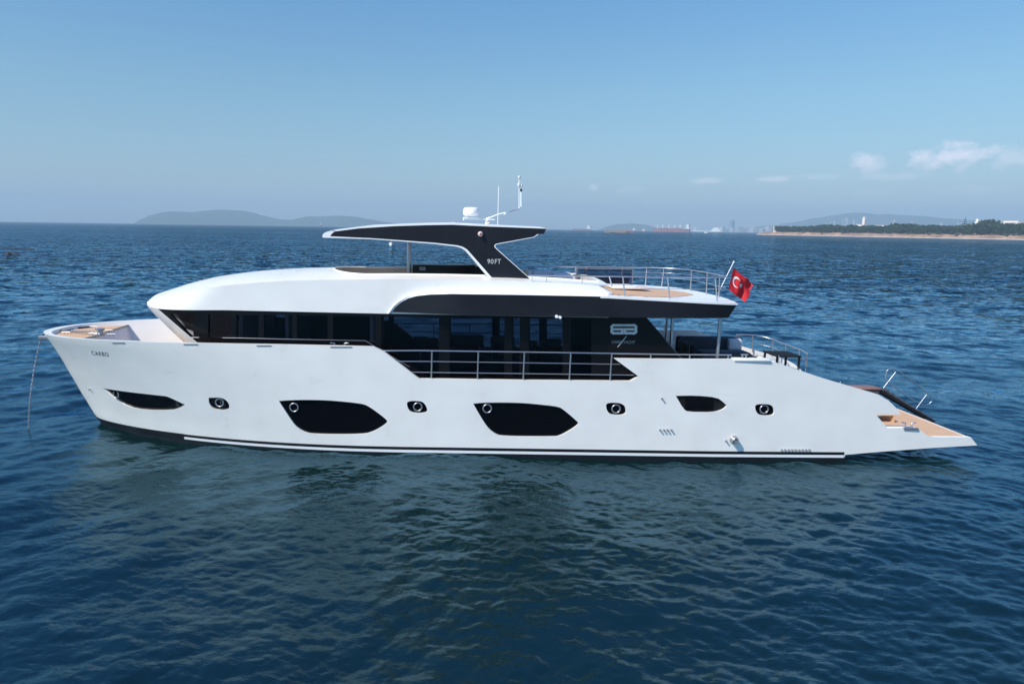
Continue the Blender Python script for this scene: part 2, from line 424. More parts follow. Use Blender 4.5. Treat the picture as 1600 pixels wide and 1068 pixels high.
# hull fittings
def nub(px, py, r=.022, L=.07, name='drain_outlet'):
    q = PH(px, py); MB().lathe([(r * 1.4, .01), (r * 1.4, -.01), (r, -.012), (r, -L), (r * .6, -L - .005)], q, 12, 'Y').build(name, CHROME, hull)
for c in [(1034, 622), (1031, 671), (1037, 671), (1042.5, 671), (1048.5, 671), (1134, 688), (140, 607.5)] + [(1221 + 5.4 * i, 702.2) for i in range(9)]: nub(*c)
q = PH(1146, 686)
MB().lathe([(.12, .02), (.12, -.02), (.10, -.05), (.095, -.14), (.07, -.16), (.06, -.10)], q, 20, 'Y').build('exhaust_outlet', CHROME, hull)
# small flat plates (roller fairleads) under the bulwark edge
for (a, b, y) in ((175, 195, 535.2), (287, 309, 537.8), (401, 424, 540), (516, 550, 542)):
    p0 = PH(a, y); p1 = PH(b, y); mb = MB(); e = .012
    mb.add([(p0.x, p0.y - e, p0.z - .012), (p1.x, p1.y - e, p1.z - .012), (p1.x, p1.y - e, p1.z + .015), (p0.x, p0.y - e, p0.z + .015),
            (p0.x, p0.y + .02, p0.z - .012), (p1.x, p1.y + .02, p1.z - .012), (p1.x, p1.y + .02, p1.z + .015), (p0.x, p0.y + .02, p0.z + .015)],
           [(0, 1, 2, 3), (4, 7, 6, 5), (0, 4, 5, 1), (3, 2, 6, 7), (0, 3, 7, 4), (1, 5, 6, 2)]); mb.build('mooring_plate', GREYM, hull)

# ================================================================== DECKS
ZDK = ZLOW - .25                                   # main deck
def innerY(X, z, th=.12): return max(0, S(X, z, .30 * max(0, 1 - sqrt(max(0, X - Xs(z))) / 2), th))
def plan_sheet(name, m, z, xa, xb, parent=Y0, n=60, th=.04, half=None, lip=.0):
    f = half or (lambda X: innerY(X, z)); mb = MB(); vs = []; fs = []
    for i in range(n + 1):
        t = i / n; X = xa + (xb - xa) * t ** 1.5; h = f(X)
        vs += [(X, -h, z), (X, h, z), (X, h, z - th), (X, -h, z - th)]
    for i in range(n):
        for k in range(4): a, b = 4 * i + k, 4 * i + (k + 1) % 4; fs.append((a, b, b + 4, a + 4))
    fs.append((0, 3, 2, 1)); fs.append((4 * n, 4 * n + 1, 4 * n + 2, 4 * n + 3)); mb.add(vs, fs); return mb.build(name, m, parent)
XTR = PH(1290, 592).x                               # where the cockpit deck ends
plan_sheet('main_deck', TEAK, ZDK, Xs(ZDK) + .4, XTR, n=80)
ZAP = ZR - .10                                      # anchor platform on the foredeck, its edge meeting the far bulwark
while ZAP > ZR - .9 and PZ(200.5, 507.3, ZAP).y < innerY(PZ(200.5, 507.3, ZAP).x, ZAP): ZAP -= .01
print('ZAP', ZAP - ZR)
pe = PZ(200.5, 507.3, ZAP); XAP = pe.x
plan_sheet('anchor_platform', TEAK, ZAP, Xs(ZAP) + .33, XAP, n=50)
MB().box(XAP - .02, XAP + .025, -innerY(XAP, ZAP) + .01, innerY(XAP, ZAP) - .01, ZAP - .05, ZAP + .012).build('platform_edge', GREYM, Y0)
mb = MB(); vs = []
for k in range(9):
    t = k / 8; z = ZAP - .05 + (ZDK - ZAP + .05) * t; x = XAP + .45 * t; h_ = max(.05, innerY(x, z) + .03); vs += [(x, -h_, z), (x, h_, z), (x - .04, h_, z), (x - .04, -h_, z)]
mb.add(vs, [(4 * k + a, 4 * k + (a + 1) % 4, 4 * k + 4 + (a + 1) % 4, 4 * k + 4 + a) for k in range(8) for a in range(4)])
mb.build('platform_bulkhead', WHITE2, Y0)
# windlass, chain, cleats and fairleads
wl = PZ(157, 521, ZAP + .05)
MB().lathe([(.16, 0), (.16, .05), (.10, .07), (.09, .14), (.15, .17), (.15, .21), (.05, .23)], (wl.x, wl.y, ZAP), 24).build('windlass', CHROME, Y0)
MB().box(wl.x - .35, wl.x + .1, wl.y - .07, wl.y + .07, ZAP, ZAP + .09).build('windlass_motor', STEEL, Y0, bevel=.02)
def chain(path, name, m, parent, r=.011, link_l=.075):
    mb = MB(); path = [Vector(p) for p in path]; L = [0]
    for a, b in zip(path, path[1:]): L.append(L[-1] + (b - a).length)
    n = int(L[-1] / link_l)
    for i in range(n):
        d = (i + .5) * link_l; j = max(k for k in range(len(L)) if L[k] <= d); j = min(j, len(path) - 2)
        p = path[j].lerp(path[j + 1], (d - L[j]) / (L[j + 1] - L[j])); t = (path[j + 1] - path[j]).normalized()
        a = t.cross(Vector((.3, .5, .2))).normalized(); 
        if i % 2: a = t.cross(a).normalized()
        loop = [p + t * cos(q) * link_l * .62 + a * sin(q) * link_l * .3 for q in [2 * pi * k / 8 for k in range(9)]]
        mb.tube(loop, r, 5, cap=False)
    return mb.build(name, m, parent)
GALV = mat('galvanised_chain', (.30, .31, .33), .5, metal=.7)
chain([(Xs(ZAP) + .45, 0, ZAP + .03), (wl.x - .2, wl.y, ZAP + .10)], 'deck_chain', GALV, Y0, r=.018)
def cleat(px, py, z, sc=1., m=STEEL, rot=0):
    q = PZ(px, py, z); mb = MB()
    for d in (-.07, .07): mb.tube([(q.x + d * sc * 1.2, q.y, z), (q.x + d * sc, q.y, z + .09 * sc)], .014 * sc, 8)
    mb.tube([(q.x - .19 * sc, q.y, z + .10 * sc), (q.x + .19 * sc, q.y, z + .10 * sc)], .017 * sc, 8); mb.build('cleat', m, Y0)
for c in ((146, 513), (170, 519), (174, 525), (103, 522)): cleat(*c, ZAP, .7)
for (px, py, sc) in ((130, 508.5, 1.), (99, 513.5, .7)):
    q = PZ(px, py + 3.5, ZAP + .02); Xq = q.x; z = ZR - .21; yy = innerY(Xq, z)
    d = Vector((.2, innerY(Xq + .1, z) - innerY(Xq - .1, z), 0)).normalized(); n_ = Vector((d.y, -d.x, 0)); c = Vector((Xq, yy, z)); mb = MB()
    for a0, a1, b0, b1 in ((-.22, .22, .06, .085), (-.22, .22, -.085, -.06), (-.22, -.18, -.085, .085), (.18, .22, -.085, .085), (-.18, .18, -.06, .06)):
        o = .04 if a1 - a0 != .36 else .012
        vs = [c + d * a * sc + n_ * k + Vector((0, 0, b * sc)) for k in (-.01, o) for a in (a0, a1) for b in (b0, b1)]
        mb.add(vs, [(0, 1, 3, 2), (4, 6, 7, 5), (0, 4, 5, 1), (2, 3, 7, 6), (0, 2, 6, 4), (1, 5, 7, 3)])
    mb.build('hawse_fairlead', RUBBER, Y0)
# bow roller and anchor chain
rq = P(74, 525.5, 0)
xs_ = Xs(ZR - .25)
mb = MB(); mb.box(rq.x - .24, rq.x + .35, -.10, -.07, rq.z - .08, rq.z + .03); mb.box(rq.x - .24, rq.x + .35, .07, .10, rq.z - .08, rq.z + .03); mb.box(rq.x + .1, rq.x + .36, -.07, .07, rq.z - .05, rq.z + .06)
br = mb.build('bow_roller', GREYM, Y0, bevel=.01)
MB().lathe([(.07, -.068), (.045, -.02), (.045, .02), (.07, .068)], (rq.x - .17, 0, rq.z - .02), 16, 'Y').build('roller', RUBBER, br)
cend = PZ(43, 672, -.05)
cp = [(rq.x - .2, 0, rq.z + .02)]
for i in range(1, 25):
    t = i / 24; cp.append((rq.x - .2 + (cend.x - rq.x + .2) * t - .10 * sin(pi * t), cend.y * t, rq.z + (-.3 - rq.z) * t))
ch = chain(cp, 'anchor_chain', GALV, None, r=.009, link_l=.075)
tag(ch, 'grey galvanised anchor chain hanging from the bow roller into the water', 'chain')

# stern platform
zpl = PH(1485, 682.6).z - .03
XP0 = PH(1300, 650).x; XP1 = aft[-5][0]
mb = MB(); xs2 = [XP0 + (XP1 - .025 - XP0) * i / 10 for i in range(11)]
vs = []; fs = []
for x in xs2: b_ = S(x, zpl) - .10; vs += [(x, -b_, zpl), (x, b_, zpl), (x, b_, zpl - .05), (x, -b_, zpl - .05)]
for i in range(10):
    for k in range(4): a, b = 4 * i + k, 4 * i + (k + 1) % 4; fs.append((a, b, b + 4, a + 4))
fs += [(0, 3, 2, 1), (40, 41, 42, 43)]; mb.add(vs, fs); mb.build('swim_platform', TEAK, Y0)
MB().box(XP1 - .02, XP1 + .0, -S(XP1, zpl) + .08, S(XP1, zpl) - .08, zpl - .06, zpl + .012).build('platform_trim', WHITE2, Y0)
# ledge with cleat
la = PH(1388, 668.6); lb = PH(1434, 669)
MB().box(la.x, lb.x + .02, la.y + .10, la.y + .32, zpl - .02, la.z + .002).build('side_ledge', WHITE2, Y0, bevel=.012)
MB().box(PH(1412, 670).x, lb.x + .01, la.y - .012, la.y + .1, la.z - .045, la.z + .006).build('mooring_plate', GREYM, Y0)
q = P(1419, 667, la.y + .15); mb = MB()
for d in (-.09, .09):
    mb.box(q.x - .12, q.x + .12, q.y - .04, q.y + .04, la.z, la.z + .012) if d < 0 else None; mb.tube([(q.x + d, q.y, la.z), (q.x + d, q.y, la.z + .12), (q.x + d * 2.2, q.y, la.z + .135)], .02, 8)
mb.build('mooring_bollard', STEEL, Y0)
# teak bench block in the side opening
bq = PZ(1398, 659, zpl + .02)
mb = MB()
for i in range(6): mb.box(bq.x - .75 + .0, bq.x, bq.y + i * .11, bq.y + i * .11 + .09, zpl + .22, zpl + .26)
mb.box(bq.x - .05, bq.x, bq.y, bq.y + .65, zpl, zpl + .22); mb.box(bq.x - .75, bq.x - .70, bq.y, bq.y + .65, zpl, zpl + .22)
mb.build('teak_step', TEAK, Y0)
# transom wall with stairs either side
XW0 = PH(1300, 594).x; XW1 = PH(1385, 625).x; ztp = PH(1290, 592).z
mb = MB(); mb.prism([(XW0 - .3, ZDK), (XW0, ztp - .15), (XW0 + .25, ztp - .2), (XW1 + .1, zpl), (XW0 - .3, zpl)], -1.75, 1.75); mb.build('transom', WHITE2, Y0)
# bathing stair: teak landing, black treads running down off the transom into the water
YL = .8
q0, q1, q2, q3 = P(1336, 601, YL), P(1384, 607, YL), P(1440, 646, YL), P(1336, 604, YL)
bs = thing('bathing_stair', (q1.x, YL, zpl), 'black stepped bathing stair with reddish teak landing and looped steel handrail at the stern', 'stair')
def L_(v): return Vector(v) - bs.location
def lbox(mb, x0, x1, y0, y1, z0, z1): mb.box(x0 - q1.x, x1 - q1.x, y0 - YL, y1 - YL, z0 - zpl, z1 - zpl)
mb = MB(); lbox(mb, q0.x, q1.x - .22, .62, 1.18, q1.z + .0, q1.z + .03); mb.build('landing', RTEAK, bs, bevel=.008)
mb = MB(); lbox(mb, q0.x + .05, q1.x - .3, .66, 1.12, zpl - .01, q1.z - .002); mb.build('landing_base', SOFA, bs)
x0, x1 = q1.x - .2, q2.x + .05; z0_, z1_ = q1.z - .01, q2.z - .10; n = 9
for i in range(n):
    t = i / (n - 1); x = x0 + (x1 - x0) * t; z = z0_ + (z1_ - z0_) * t; mb = MB(); lbox(mb, x, x + .22, .64, 1.12, z - .04, z)
    mb.build('tread', SOFA, bs, bevel=.006)
for y in (.61, 1.12):
    mb = MB(); A, Bq = Vector((x0 - .05, y, z0_ - .02)), Vector((x1 + .3, y, z1_ - .12))
    mb.prism([(A.x - q1.x, A.z - zpl + .03), (Bq.x - q1.x, Bq.z - zpl + .03), (Bq.x - q1.x, Bq.z - zpl - .07), (A.x - q1.x, A.z - zpl - .07)], y - YL, y - YL + .035); mb.build('stringer', RUBBER, bs)
pts = [(1385, 582), (1383, 590), (1388, 596), (1398, 604), (1418, 620), (1436, 629.5), (1444, 633), (1452, 631), (1457, 625), (1455, 618), (1448, 613), (1420, 590), (1400, 577), (1393, 575), (1386, 578)]
sm = smooth(pts, 2); sm.append(sm[0]); hr = MB().tube([L_(P(a, b, 1.15)) for a, b in sm], .016, 8, cap=False).build('handrail', STEEL, bs)
for (a, b, c, d) in ((1399.5, 581, 1379.5, 607), (1448, 616, 1428, 643)):
    MB().tube([L_(P(a, b, 1.15)), L_(P(c, d, 1.15)) - Vector((.04, 0, .06))], .02, 8).build('handrail_post', CHROME, hr)

# ================================================================== DECKHOUSE
BH = 2.42
_nt = []
for (px, py) in ((228, 467), (231, 472), (243, 485), (262, 504), (280, 521), (297, 535), (311, 548), (340, 575)):
    q = P(px, py, 0.); _nt.append((q.z, q.x + .30))
_nt.sort()
ZN = P(228, 467, 0).z
def Xn(z):
    if z >= ZN: return _nt[-1][1] + 1.0 * (z - ZN) ** .9
    return interp(z, _nt)
def SD(X, Z, off=0.):
    u = min(max((X - Xn(Z)) / 2.3, 0), 1); return (BH + off) * (1 - (1 - u) ** 2.3) ** .42
def PD(px, py, off=0.):
    return bisect(px, py, lambda q: SD(q.x, q.z, off))
def PDs(l, off=0.): return [(lambda q: (q.x, q.z))(PD(*p, off)) for p in l]
def ts(p): return (sqrt(max(0, p[0] - Xn(p[1]))), p[1])
def dout(s, z, off=0.): X = Xn(z) + s * s; return (X, -SD(X, z, off), z)
# roof (white upper body): side skin
ridge_px = [(246, 466.5), (270, 460), (300, 453), (350, 446), (400, 441.5), (450, 438.5), (500, 437.2), (620, 436), (700, 436.5), (800, 438.5), (880, 442), (935, 446)]
ridge = PDs(ridge_px)
def zridge(X): return interp(X, ridge)
XN0 = _nt[-1][1]
roof_low = PDs([(246, 482), (350, 484.3), (450, 486.5), (610, 490)])
XF0 = roof_low[-1][0]
zlow_aft = roof_low[-1][1]
XC = PD(952, 458).x
roof_low += [(XC, zlow_aft - .02)]
# front corner of the roof side
rs = [(Xn(ZN), ZN)] + [(x, z) for x, z in ridge] + [(XC, PD(952, 458).z), (XC, zlow_aft - .02)] + roof_low[:-1][::-1]
zbn = roof_low[0][1]
rs += [(Xn(zbn), zbn)]
rs_s = dens([ts(p) for p in dens(rs, .2)], .07)
mb = MB()
fin = lambda s, z: (lambda q: (q[0] + .12, q[1] + .10 if q[1] < -.1 else 0, q[2]))(dout(s, z))
for mir in (False, True): shell(mb, rs_s, [], dout, fin, .09, .10, mirror=mir)
# top crown as plan sheet with well opening
EDGE = [(XN0, ZN)] + ridge
def bR(X): return SD(X, interp(X, EDGE))
crown_tab = [(XN0, .0)] + [(lambda q: (q.x, max(.02, q.z - interp(q.x, EDGE))))(P(a, b, 0.)) for a, b in ((234, 463.5), (250, 457.5), (300, 441.5), (350, 430.5), (400, 424.3), (450, 420.8), (520, 418.8), (640, 418.8))] + [(XC - 2, .14), (XC, .10)]
def zT(X, y):
    zr_ = interp(X, EDGE)
    b = max(bR(X), .05); return zr_ + interp(X, crown_tab) * (1 - min(1, abs(y) / b) ** 2.2)
def plan_half(X): return bR(X)
Xlist = [XN0 + (XC - XN0) * (i / 90) ** 1.6 for i in range(91)]
pl = [(x, -plan_half(x)) for x in Xlist] + [(x, plan_half(x)) for x in reversed(Xlist)][:-1]
WX0, WX1, WY = P(519, 427, -.6).x, XC - .15, 1.72
well = []
for i in range(25):
    a = pi / 2 + pi * i / 24; well.append((WX0 + 1.3 + 1.3 * cos(a), WY * sin(a)))
well = well + [(WX1, -WY), (WX1, WY)]
pl_s = dens(pl, .25); well_s = dens(well, .2)
shell(mb, pl_s, [well_s], lambda x, y: (x, y, zT(x, y)), None, .22, .22)
# well walls
ZWF = zridge(XC) - .75; n = len(well_s)
vs = [(x, y, zT(x, y)) for x, y in well_s] + [(x, y, ZWF) for x, y in well_s]
ww = MB().add(vs, [(i, (i + 1) % n, (i + 1) % n + n, i + n) for i in range(n)])
# aft end wall of the coaming (sloping down to the deck)
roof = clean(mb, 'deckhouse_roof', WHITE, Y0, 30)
ww.build('flybridge_well', BEIGE, roof)
# coaming lip
mb = MB(); mb.tube([Vector((x, y, zT(x, y) + .0)) for x, y in dens(well[:25] + [(WX1, -WY)], .2, False)], .028, 8); 
mb.tube([Vector((x, y, zT(x, y) + .0)) for x, y in dens([well[0], (WX1, WY)], .2, False)], .028, 8); mb.build('well_lip', WHITE2, roof)

# fly deck aft and black fascia
BF = 2.86
ftop = [(lambda q: (q.x, q.z))(P(a, b, -BF)) for a, b in ((612, 487), (618, 480), (627, 472), (638, 466), (652, 462), (672, 460), (700, 459.3), (800, 460.3), (950, 463.3), (1060, 469.3), (1158, 475.5))]
fbot = [(lambda q: (q.x, q.z))(P(a, b, -BF)) for a, b in ((1143, 498), (950, 495.6), (800, 493.2), (700, 491.5), (608, 490))]
XE = ftop[-1][0]; ZFD = ftop[-2][1]; XEb = fbot[0][0]
RC = 1.9
def aft_half(X, end): # rounded aft plan
    t = (X - (end - RC)) / RC
    return BF if t <= 0 else BF - .95 * (1 - sqrt(max(0, 1 - t ** 2.6)))
def Yf(X, Z):
    # fascia lies outboard; its front grows out of the deckhouse side
    t = min(1, max(0, (X - XF0) / 2.2)); t = t * t * (3 - 2 * t)
    base = SD(X, Z) + .03
    b = base + (BF - base) * t
    e = XE - (ftop[-1][1] - Z) * (XE - XEb) / (ftop[-1][1] - fbot[0][1])
    tt = (X - (e - RC)) / RC
    if tt > 0: b -= .22 * min(1, tt) ** 2.5
    return b
fas = ftop + fbot
# push end so that silhouette tip stays in place
fas_d = dens(fas, .22)
mb = MB()
for mir in (False, True):
    shell(mb, fas_d, [], lambda x, z: (x, -Yf(x, z), z), lambda x, z: (x - .05, -Yf(x, z) + .10, z), .22, .12, mirror=mir)
# stern cross piece between both sides
zt_, zb_ = ftop[-1][1], fbot[0][1]
n = 20; vs = []; fs = []
yy = Yf(XE, zt_)
for i in range(n + 1):
    t = -1 + 2 * i / n; bul = .30 * (1 - abs(t) ** 2.2)
    y1 = Yf(XE, zt_) * t; vs += [(XE + bul, y1, zt_ + .0), (XEb + bul, Yf(XEb, zb_) * t, zb_), (XEb + bul - .12, Yf(XEb, zb_) * t, zb_), (XE + bul - .12, y1, zt_)]
for i in range(n):
    for k in range(4): a, b = 4 * i + k, 4 * i + (k + 1) % 4; fs.append((a, b, b + 4, a + 4))
mb.add(vs, fs)
fascia = clean(mb, 'roof_fascia', CARBON, Y0, 40)
# white arc bevel around the front of the fascia and thin ledge above it
lip_px = [(605, 490), (607, 486), (612, 478.5), (620, 471), (631, 463.5), (645, 458), (660, 455), (690, 453.6), (800, 454.5), (880, 456.5), (950, 459.5)]
def PF(px, py, off=0.):
    return bisect(px, py, lambda q: Yf(q.x, q.z) + off)
in_px = [(610, 490), (613, 487), (618, 480), (627, 472), (638, 466), (652, 462), (672, 460), (700, 459.3), (800, 460.3), (880, 461.8), (950, 463.3)]
a_ = []; b_ = []
for (p, q) in zip(lip_px, in_px):
    o = PD(*p, .02); i_ = PF(*q, .012); a_.append(o); b_.append(i_)
mb = MB(); vs = []; fs = []
for o, i_ in zip(a_, b_):
    mid = (o + i_) / 2 + Vector((0, -.04, .02))
    vs += [o, mid, i_, i_ + Vector((0, .12, -.02)), o + Vector((0, .1, -.02))]
m_ = len(a_)
for i in range(m_ - 1):
    for k in range(5): a, b = 5 * i + k, 5 * i + (k + 1) % 5; fs.append((a, b, b + 5, a + 5))
mb.add(vs, fs); mb.build('fascia_bevel', WHITE2, Y0, angle=60); MB().add([Vector((v[0], -v[1], v[2])) for v in vs], [f[::-1] for f in fs]).build('fascia_bevel', WHITE2, Y0, angle=60)
# fly deck sheet
mb = MB(); vs = []; fs = []; xs3 = [XC - 2.6 + (XE - XC + 2.6) * i / 60 for i in range(61)]
def zfd(x): return interp(x, ftop[5:]) + .006
for x in xs3: h = Yf(x, zfd(x)) + (.01 if x > XC - .35 else -.15); vs += [(x, -h, zfd(x)), (x, h, zfd(x)), (x, h, zfd(x) - .05), (x, -h, zfd(x) - .05)]
for i in range(60):
    for k in range(4): a, b = 4 * i + k, 4 * i + (k + 1) % 4; fs.append((a, b, b + 4, a + 4))
mb.add(vs, fs)
vs = []; fs = []; hh_ = Yf(XE, zt_)
for i in range(21):
    t = -1 + 2 * i / 20; bul = .30 * (1 - abs(t) ** 2.2); vs += [(XE - .01, hh_ * t, zt_ + .006), (XE + bul, hh_ * t, zt_ + .006)]
for i in range(20): fs.append((2 * i, 2 * i + 1, 2 * i + 3, 2 * i + 2))
mb.add(vs, fs); fd = mb.build('fly_deck', WHITE2, Y0)
# teak inlay
vs = []; fs = []; xt0, xt1 = P(930, 459, -1.8).x, PZ(1120, 469.5, zfd(XE - .6)).x
xs4 = [xt0 + (xt1 - xt0) * i / 40 for i in range(41)]
for x in xs4:
    t = (x - xt0) / (xt1 - xt0); h = 2.35 * (1 - max(0, t - .35) ** 1.9 * 1.9) ; h = max(h, .3)
    vs += [(x, -h, zfd(x) + .012), (x, h, zfd(x) + .012), (x, h, zfd(x) - .0), (x, -h, zfd(x) - .0)]
for i in range(40):
    for k in range(4): a, b = 4 * i + k, 4 * i + (k + 1) % 4; fs.append((a, b, b + 4, a + 4))
fs += [(0, 3, 2, 1), (160, 161, 162, 163)]
MB().add(vs, fs).build('teak_inlay', TEAK, fd)
# soffit under the overhang
vs = []; fs = []
xs5 = [XF0 + .3 + (XEb - .05 - XF0 - .3) * i / 40 for i in range(41)]
for x in xs5:
    z = interp(x, sorted(fbot)) + .02; h = Yf(x, z) - .06; vs += [(x, -h, z), (x, h, z), (x, h, z + .04), (x, -h, z + .04)]
for i in range(40):
    for k in range(4): a, b = 4 * i + k, 4 * i + (k + 1) % 4; fs.append((a, b, b + 4, a + 4))
fs += [(0, 3, 2, 1), (160, 161, 162, 163)]
MB().add(vs, fs).build('roof_soffit', CARBON, Y0)
# coaming tail: sloped white block closing the aft end of the roof body
zc0 = zridge(XC)
for sg in (-1, 1):
    mb = MB(); yo, yi = SD(XC, zc0) - .02, WY
    c1 = P(935, 442.5, -2.2); c2 = P(955, 461.5, -2.4)
    mb.add([(XC - 1.0, sg * yo, zfd(XC)), (XC - 1.0, sg * yi, zfd(XC)), (c2.x, sg * yo, zfd(XC)), (c2.x, sg * yi, zfd(XC)),
            (XC - 1.0, sg * yo, zridge(XC - 1) + .004), (XC - 1.0, sg * yi, zridge(XC - 1) + .02), (XC - .35, sg * yo, zc0 + .01), (XC - .35, sg * yi, zc0 + .03)],
           [(0, 1, 3, 2), (4, 6, 7, 5), (0, 2, 6, 4), (1, 5, 7, 3), (2, 3, 7, 6), (0, 4, 5, 1)])
    mb.build('coaming_end', WHITE2, Y0, bevel=.03)

# ---- window band (main deck house side)
band_top = PDs([(246.5, 482.5), (350, 484.8), (450, 487), (608, 490.5)], -.02)
ztop_b = band_top[-1][1] + .10
xw_end_t = P(1009, 497, -BH).x; xw_end_b = P(1064, 560, -BH).x
z_bot = ZDK + .02
zeb = P(1064, 560, -BH).z
slope = (xw_end_b - xw_end_t) / (P(1009, 497, -BH).z - zeb)
xwb = xw_end_b + slope * (zeb - z_bot)
bandp = [(Xn(zbn) + .0, zbn - .002)] 
# A pillar: white strip from the nose down, window starts behind it
wl_px = [(246.5, 482.5), (262, 496), (280, 511.5), (313, 539.5), (345, 566)]
glass_front = PDs(wl_px, -.02)
band = band_top[:-1] + [(band_top[-1][0], band_top[-1][1]), (band_top[-1][0] + .2, ztop_b), (xw_end_t, ztop_b - .1), (xwb, z_bot), (glass_front[-1][0] + .6, z_bot)] + glass_front[::-1][:-1]
# panes: (px polygon)
panes = [
 [(266, 490), (303, 490.5), (303, 528), (300, 528.5)],
 [(325, 490.5), (361, 491.5), (361, 528), (325, 527)],
 [(369, 492), (404, 492.5), (404, 529), (369, 528.5)],
 [(412, 491), (457, 492), (457, 531), (412, 530)],
 [(464, 492), (512, 493), (512, 532), (464, 531)],
 [(520, 493), (588, 494.5), (588, 541), (576, 533.5), (520, 532.5)],
 [(596, 494.5), (686, 495.7), (686, 589), (668, 589), (596, 546)],
 [(702, 496), (788, 497), (788, 589), (702, 589)],
 [(800, 497.2), (812, 497.4), (812, 589), (800, 589)],
 [(826, 497.6), (879, 498.2), (879, 589), (826, 589)],
 [(891, 498.4), (924, 498.8), (924, 589), (891, 589)],
]
pxz = [PDs(p, -.02) for p in panes]
band_s = dens([ts(p) for p in dens(band, .25)], .08)
panes_s = [dens([ts(p) for p in dens(p_, .25)], .08) for p_ in pxz]
mb = MB(); do2 = lambda s, z: dout(s, z, -.02); di2 = lambda s, z: (lambda q: (q[0] + .05, min(0, q[1] + .06), q[2]))(dout(s, z, -.02))
for mir in (False, True): shell(mb, band_s, panes_s, do2, di2, .12, .16, mirror=mir)
house = clean(mb, 'deckhouse_side', BLACK, Y0, 40)
for i, p_ in enumerate(panes_s):
    for mir in (False, True):
        mb = MB(); shell(mb, p_, [], lambda s, z: dout(s, z, -.045), None, .2, .3, mirror=mir)
        clean(mb, 'window_pane', TINT, house)
# white windscreen pillar on both sides and the reverse-raked windscreen
mb = MB(); pf = [(Xn(zbn), zbn), band_top[0]] + glass_front[1:] + [(Xn(glass_front[-1][1]), glass_front[-1][1]), (Xn(ZR), ZR), (Xn((ZR + zbn) / 2), (ZR + zbn) / 2)]
pf_s = dens([ts(p) for p in dens(pf, .15)], .07)
for mir in (False, True): shell(mb, pf_s, [], dout, lambda s, z: (lambda q: (q[0] + .1, min(0, q[1] + .08), q[2]))(dout(s, z)), .08, .1, mirror=mir)
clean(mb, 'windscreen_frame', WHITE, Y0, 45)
# handrail lines at the foot of the glass and small white reflex strips seen inside
def line(name, pts, r, m, parent=Y0, n=8):
    return MB().tube(pts, r, n).build(name, m, parent)
gl = PDs([(300, 527), (380, 528), (460, 530), (571, 532), (590, 544), (640, 573)], .03)
line('grab_rail', [(x, -SD(x, z, .03), z) for x, z in gl], .012, GREYM, house)
# interior: floor, ceiling, bulkheads, furniture seen through the tinted glass
inn = MB(); inn.box(XN0 + 2.2, xwb - 1, -2.1, 2.1, ZDK + .0, ZDK + .06); inn.build('saloon_floor', DARK, house)
MB().box(XN0 + 2.5, XF0, -2.1, 2.1, zbn - .04, zbn + .02).build('saloon_ceiling', BEIGE, house)
xi = lambda px, Y=0: P(px, 520, Y).x
for px in (405, 470, 590):
    MB().box(xi(px) - .05, xi(px) + .05, -2.0, 2.0, ZDK, zbn).build('cabin_bulkhead', BEIGE, house)
MB().box(xi(470), xi(590), 1.3, 1.4, ZDK, zbn - .25).build('cabin_lining', DARK, house)
def soft(name, x0, x1, y0, y1, z0, z1, m, parent, b=.06): return MB().box(x0, x1, y0, y1, z0, z1).build(name, m, parent, bevel=b, seg=3)
def pz(py, Y): return P(700, py, Y).z
for (a, b, y, t) in ((652, 662, .3, 528), (670, 680, .3, 530)):
    c = thing('saloon_chair', (xi((a + b) / 2, y), y, ZDK + .06), 'dark upright chair behind the tinted saloon glass, ' + ('nearer the bow' if a < 660 else 'nearer the stern'), 'chair', 'chairs in the saloon')
    soft('seat', -.25, .25, -.25, .25, .4, .5, SOFA, c); soft('backrest', -.22, .22, .2, .27, .5, pz(t, y) - ZDK - .06, SOFA, c, .03); MB().box(-.05, .05, -.05, .05, 0, .4).build('leg', GREYM, c)
for (a, b, y, t, lab) in ((704, 757, .6, 525, 'long low dark sofa seen through the middle of the saloon glass'), (768, 806, .6, 525.5, 'dark armchair block behind the saloon glass between two window posts'), (826, 842, .8, 532, 'low dark pouf behind the glass beside a broad window post'), (848, 880, .6, 529, 'rounded dark seat behind the aftmost clear saloon pane')):
    x0, x1 = xi(a, y), xi(b, y); c = thing('saloon_sofa', ((x0 + x1) / 2, y, ZDK + .06), lab, 'sofa', 'seats in the saloon'); h = (x1 - x0) / 2
    zt = pz(t, y) - ZDK - .06
    soft('seat', -h, h, -.6, .2, .12, .45, SOFA, c); soft('backrest', -h, h, .2, .4, .12, zt, SOFA, c, .08); 
    for sx in (-1, 1): soft('armrest', sx * h - (.16 if sx > 0 else 0), sx * h + (0 if sx > 0 else .16), -.6, .2, .45, .62, SOFA, c, .04)

# logo and lettering ---------------------------------------------------------
LOGO = mat('silver_lettering', (.50, .55, .55), .5); LOGO2 = mat('grey_lettering', (.30, .34, .32), .5)
LTR = mat('dark_lettering', (.02, .022, .03), .4)
def text_obj(name, body, fn, height, m, parent, bold=0., space=1.0, width=None):
    cu = bpy.data.curves.new('t', 'FONT'); cu.body = body; cu.size = 1; cu.space_character = space; cu.offset = bold; cu.resolution_u = 4
    o = bpy.data.objects.new('t', cu); col.objects.link(o); dg = bpy.context.evaluated_depsgraph_get(); me = bpy.data.meshes.new_from_object(o.evaluated_get(dg))
    bpy.data.objects.remove(o); co = np.array([v.co[:] for v in me.vertices]); mn, mx = co.min(0), co.max(0)
    sc = height / (mx[1] - mn[1]); sx = width / (mx[0] - mn[0]) if width else sc
    for v in me.vertices: v.co = fn((v.co.x - mn[0]) * sx, (v.co.y - mn[1]) * sc)
    me.name = name; return link(name, me, m, parent)
def onhull(px, py, off=.004):
    q = PH(px, py); return lambda u, v: (q.x + u, -S(q.x + u, q.z + v) - off, q.z + v)
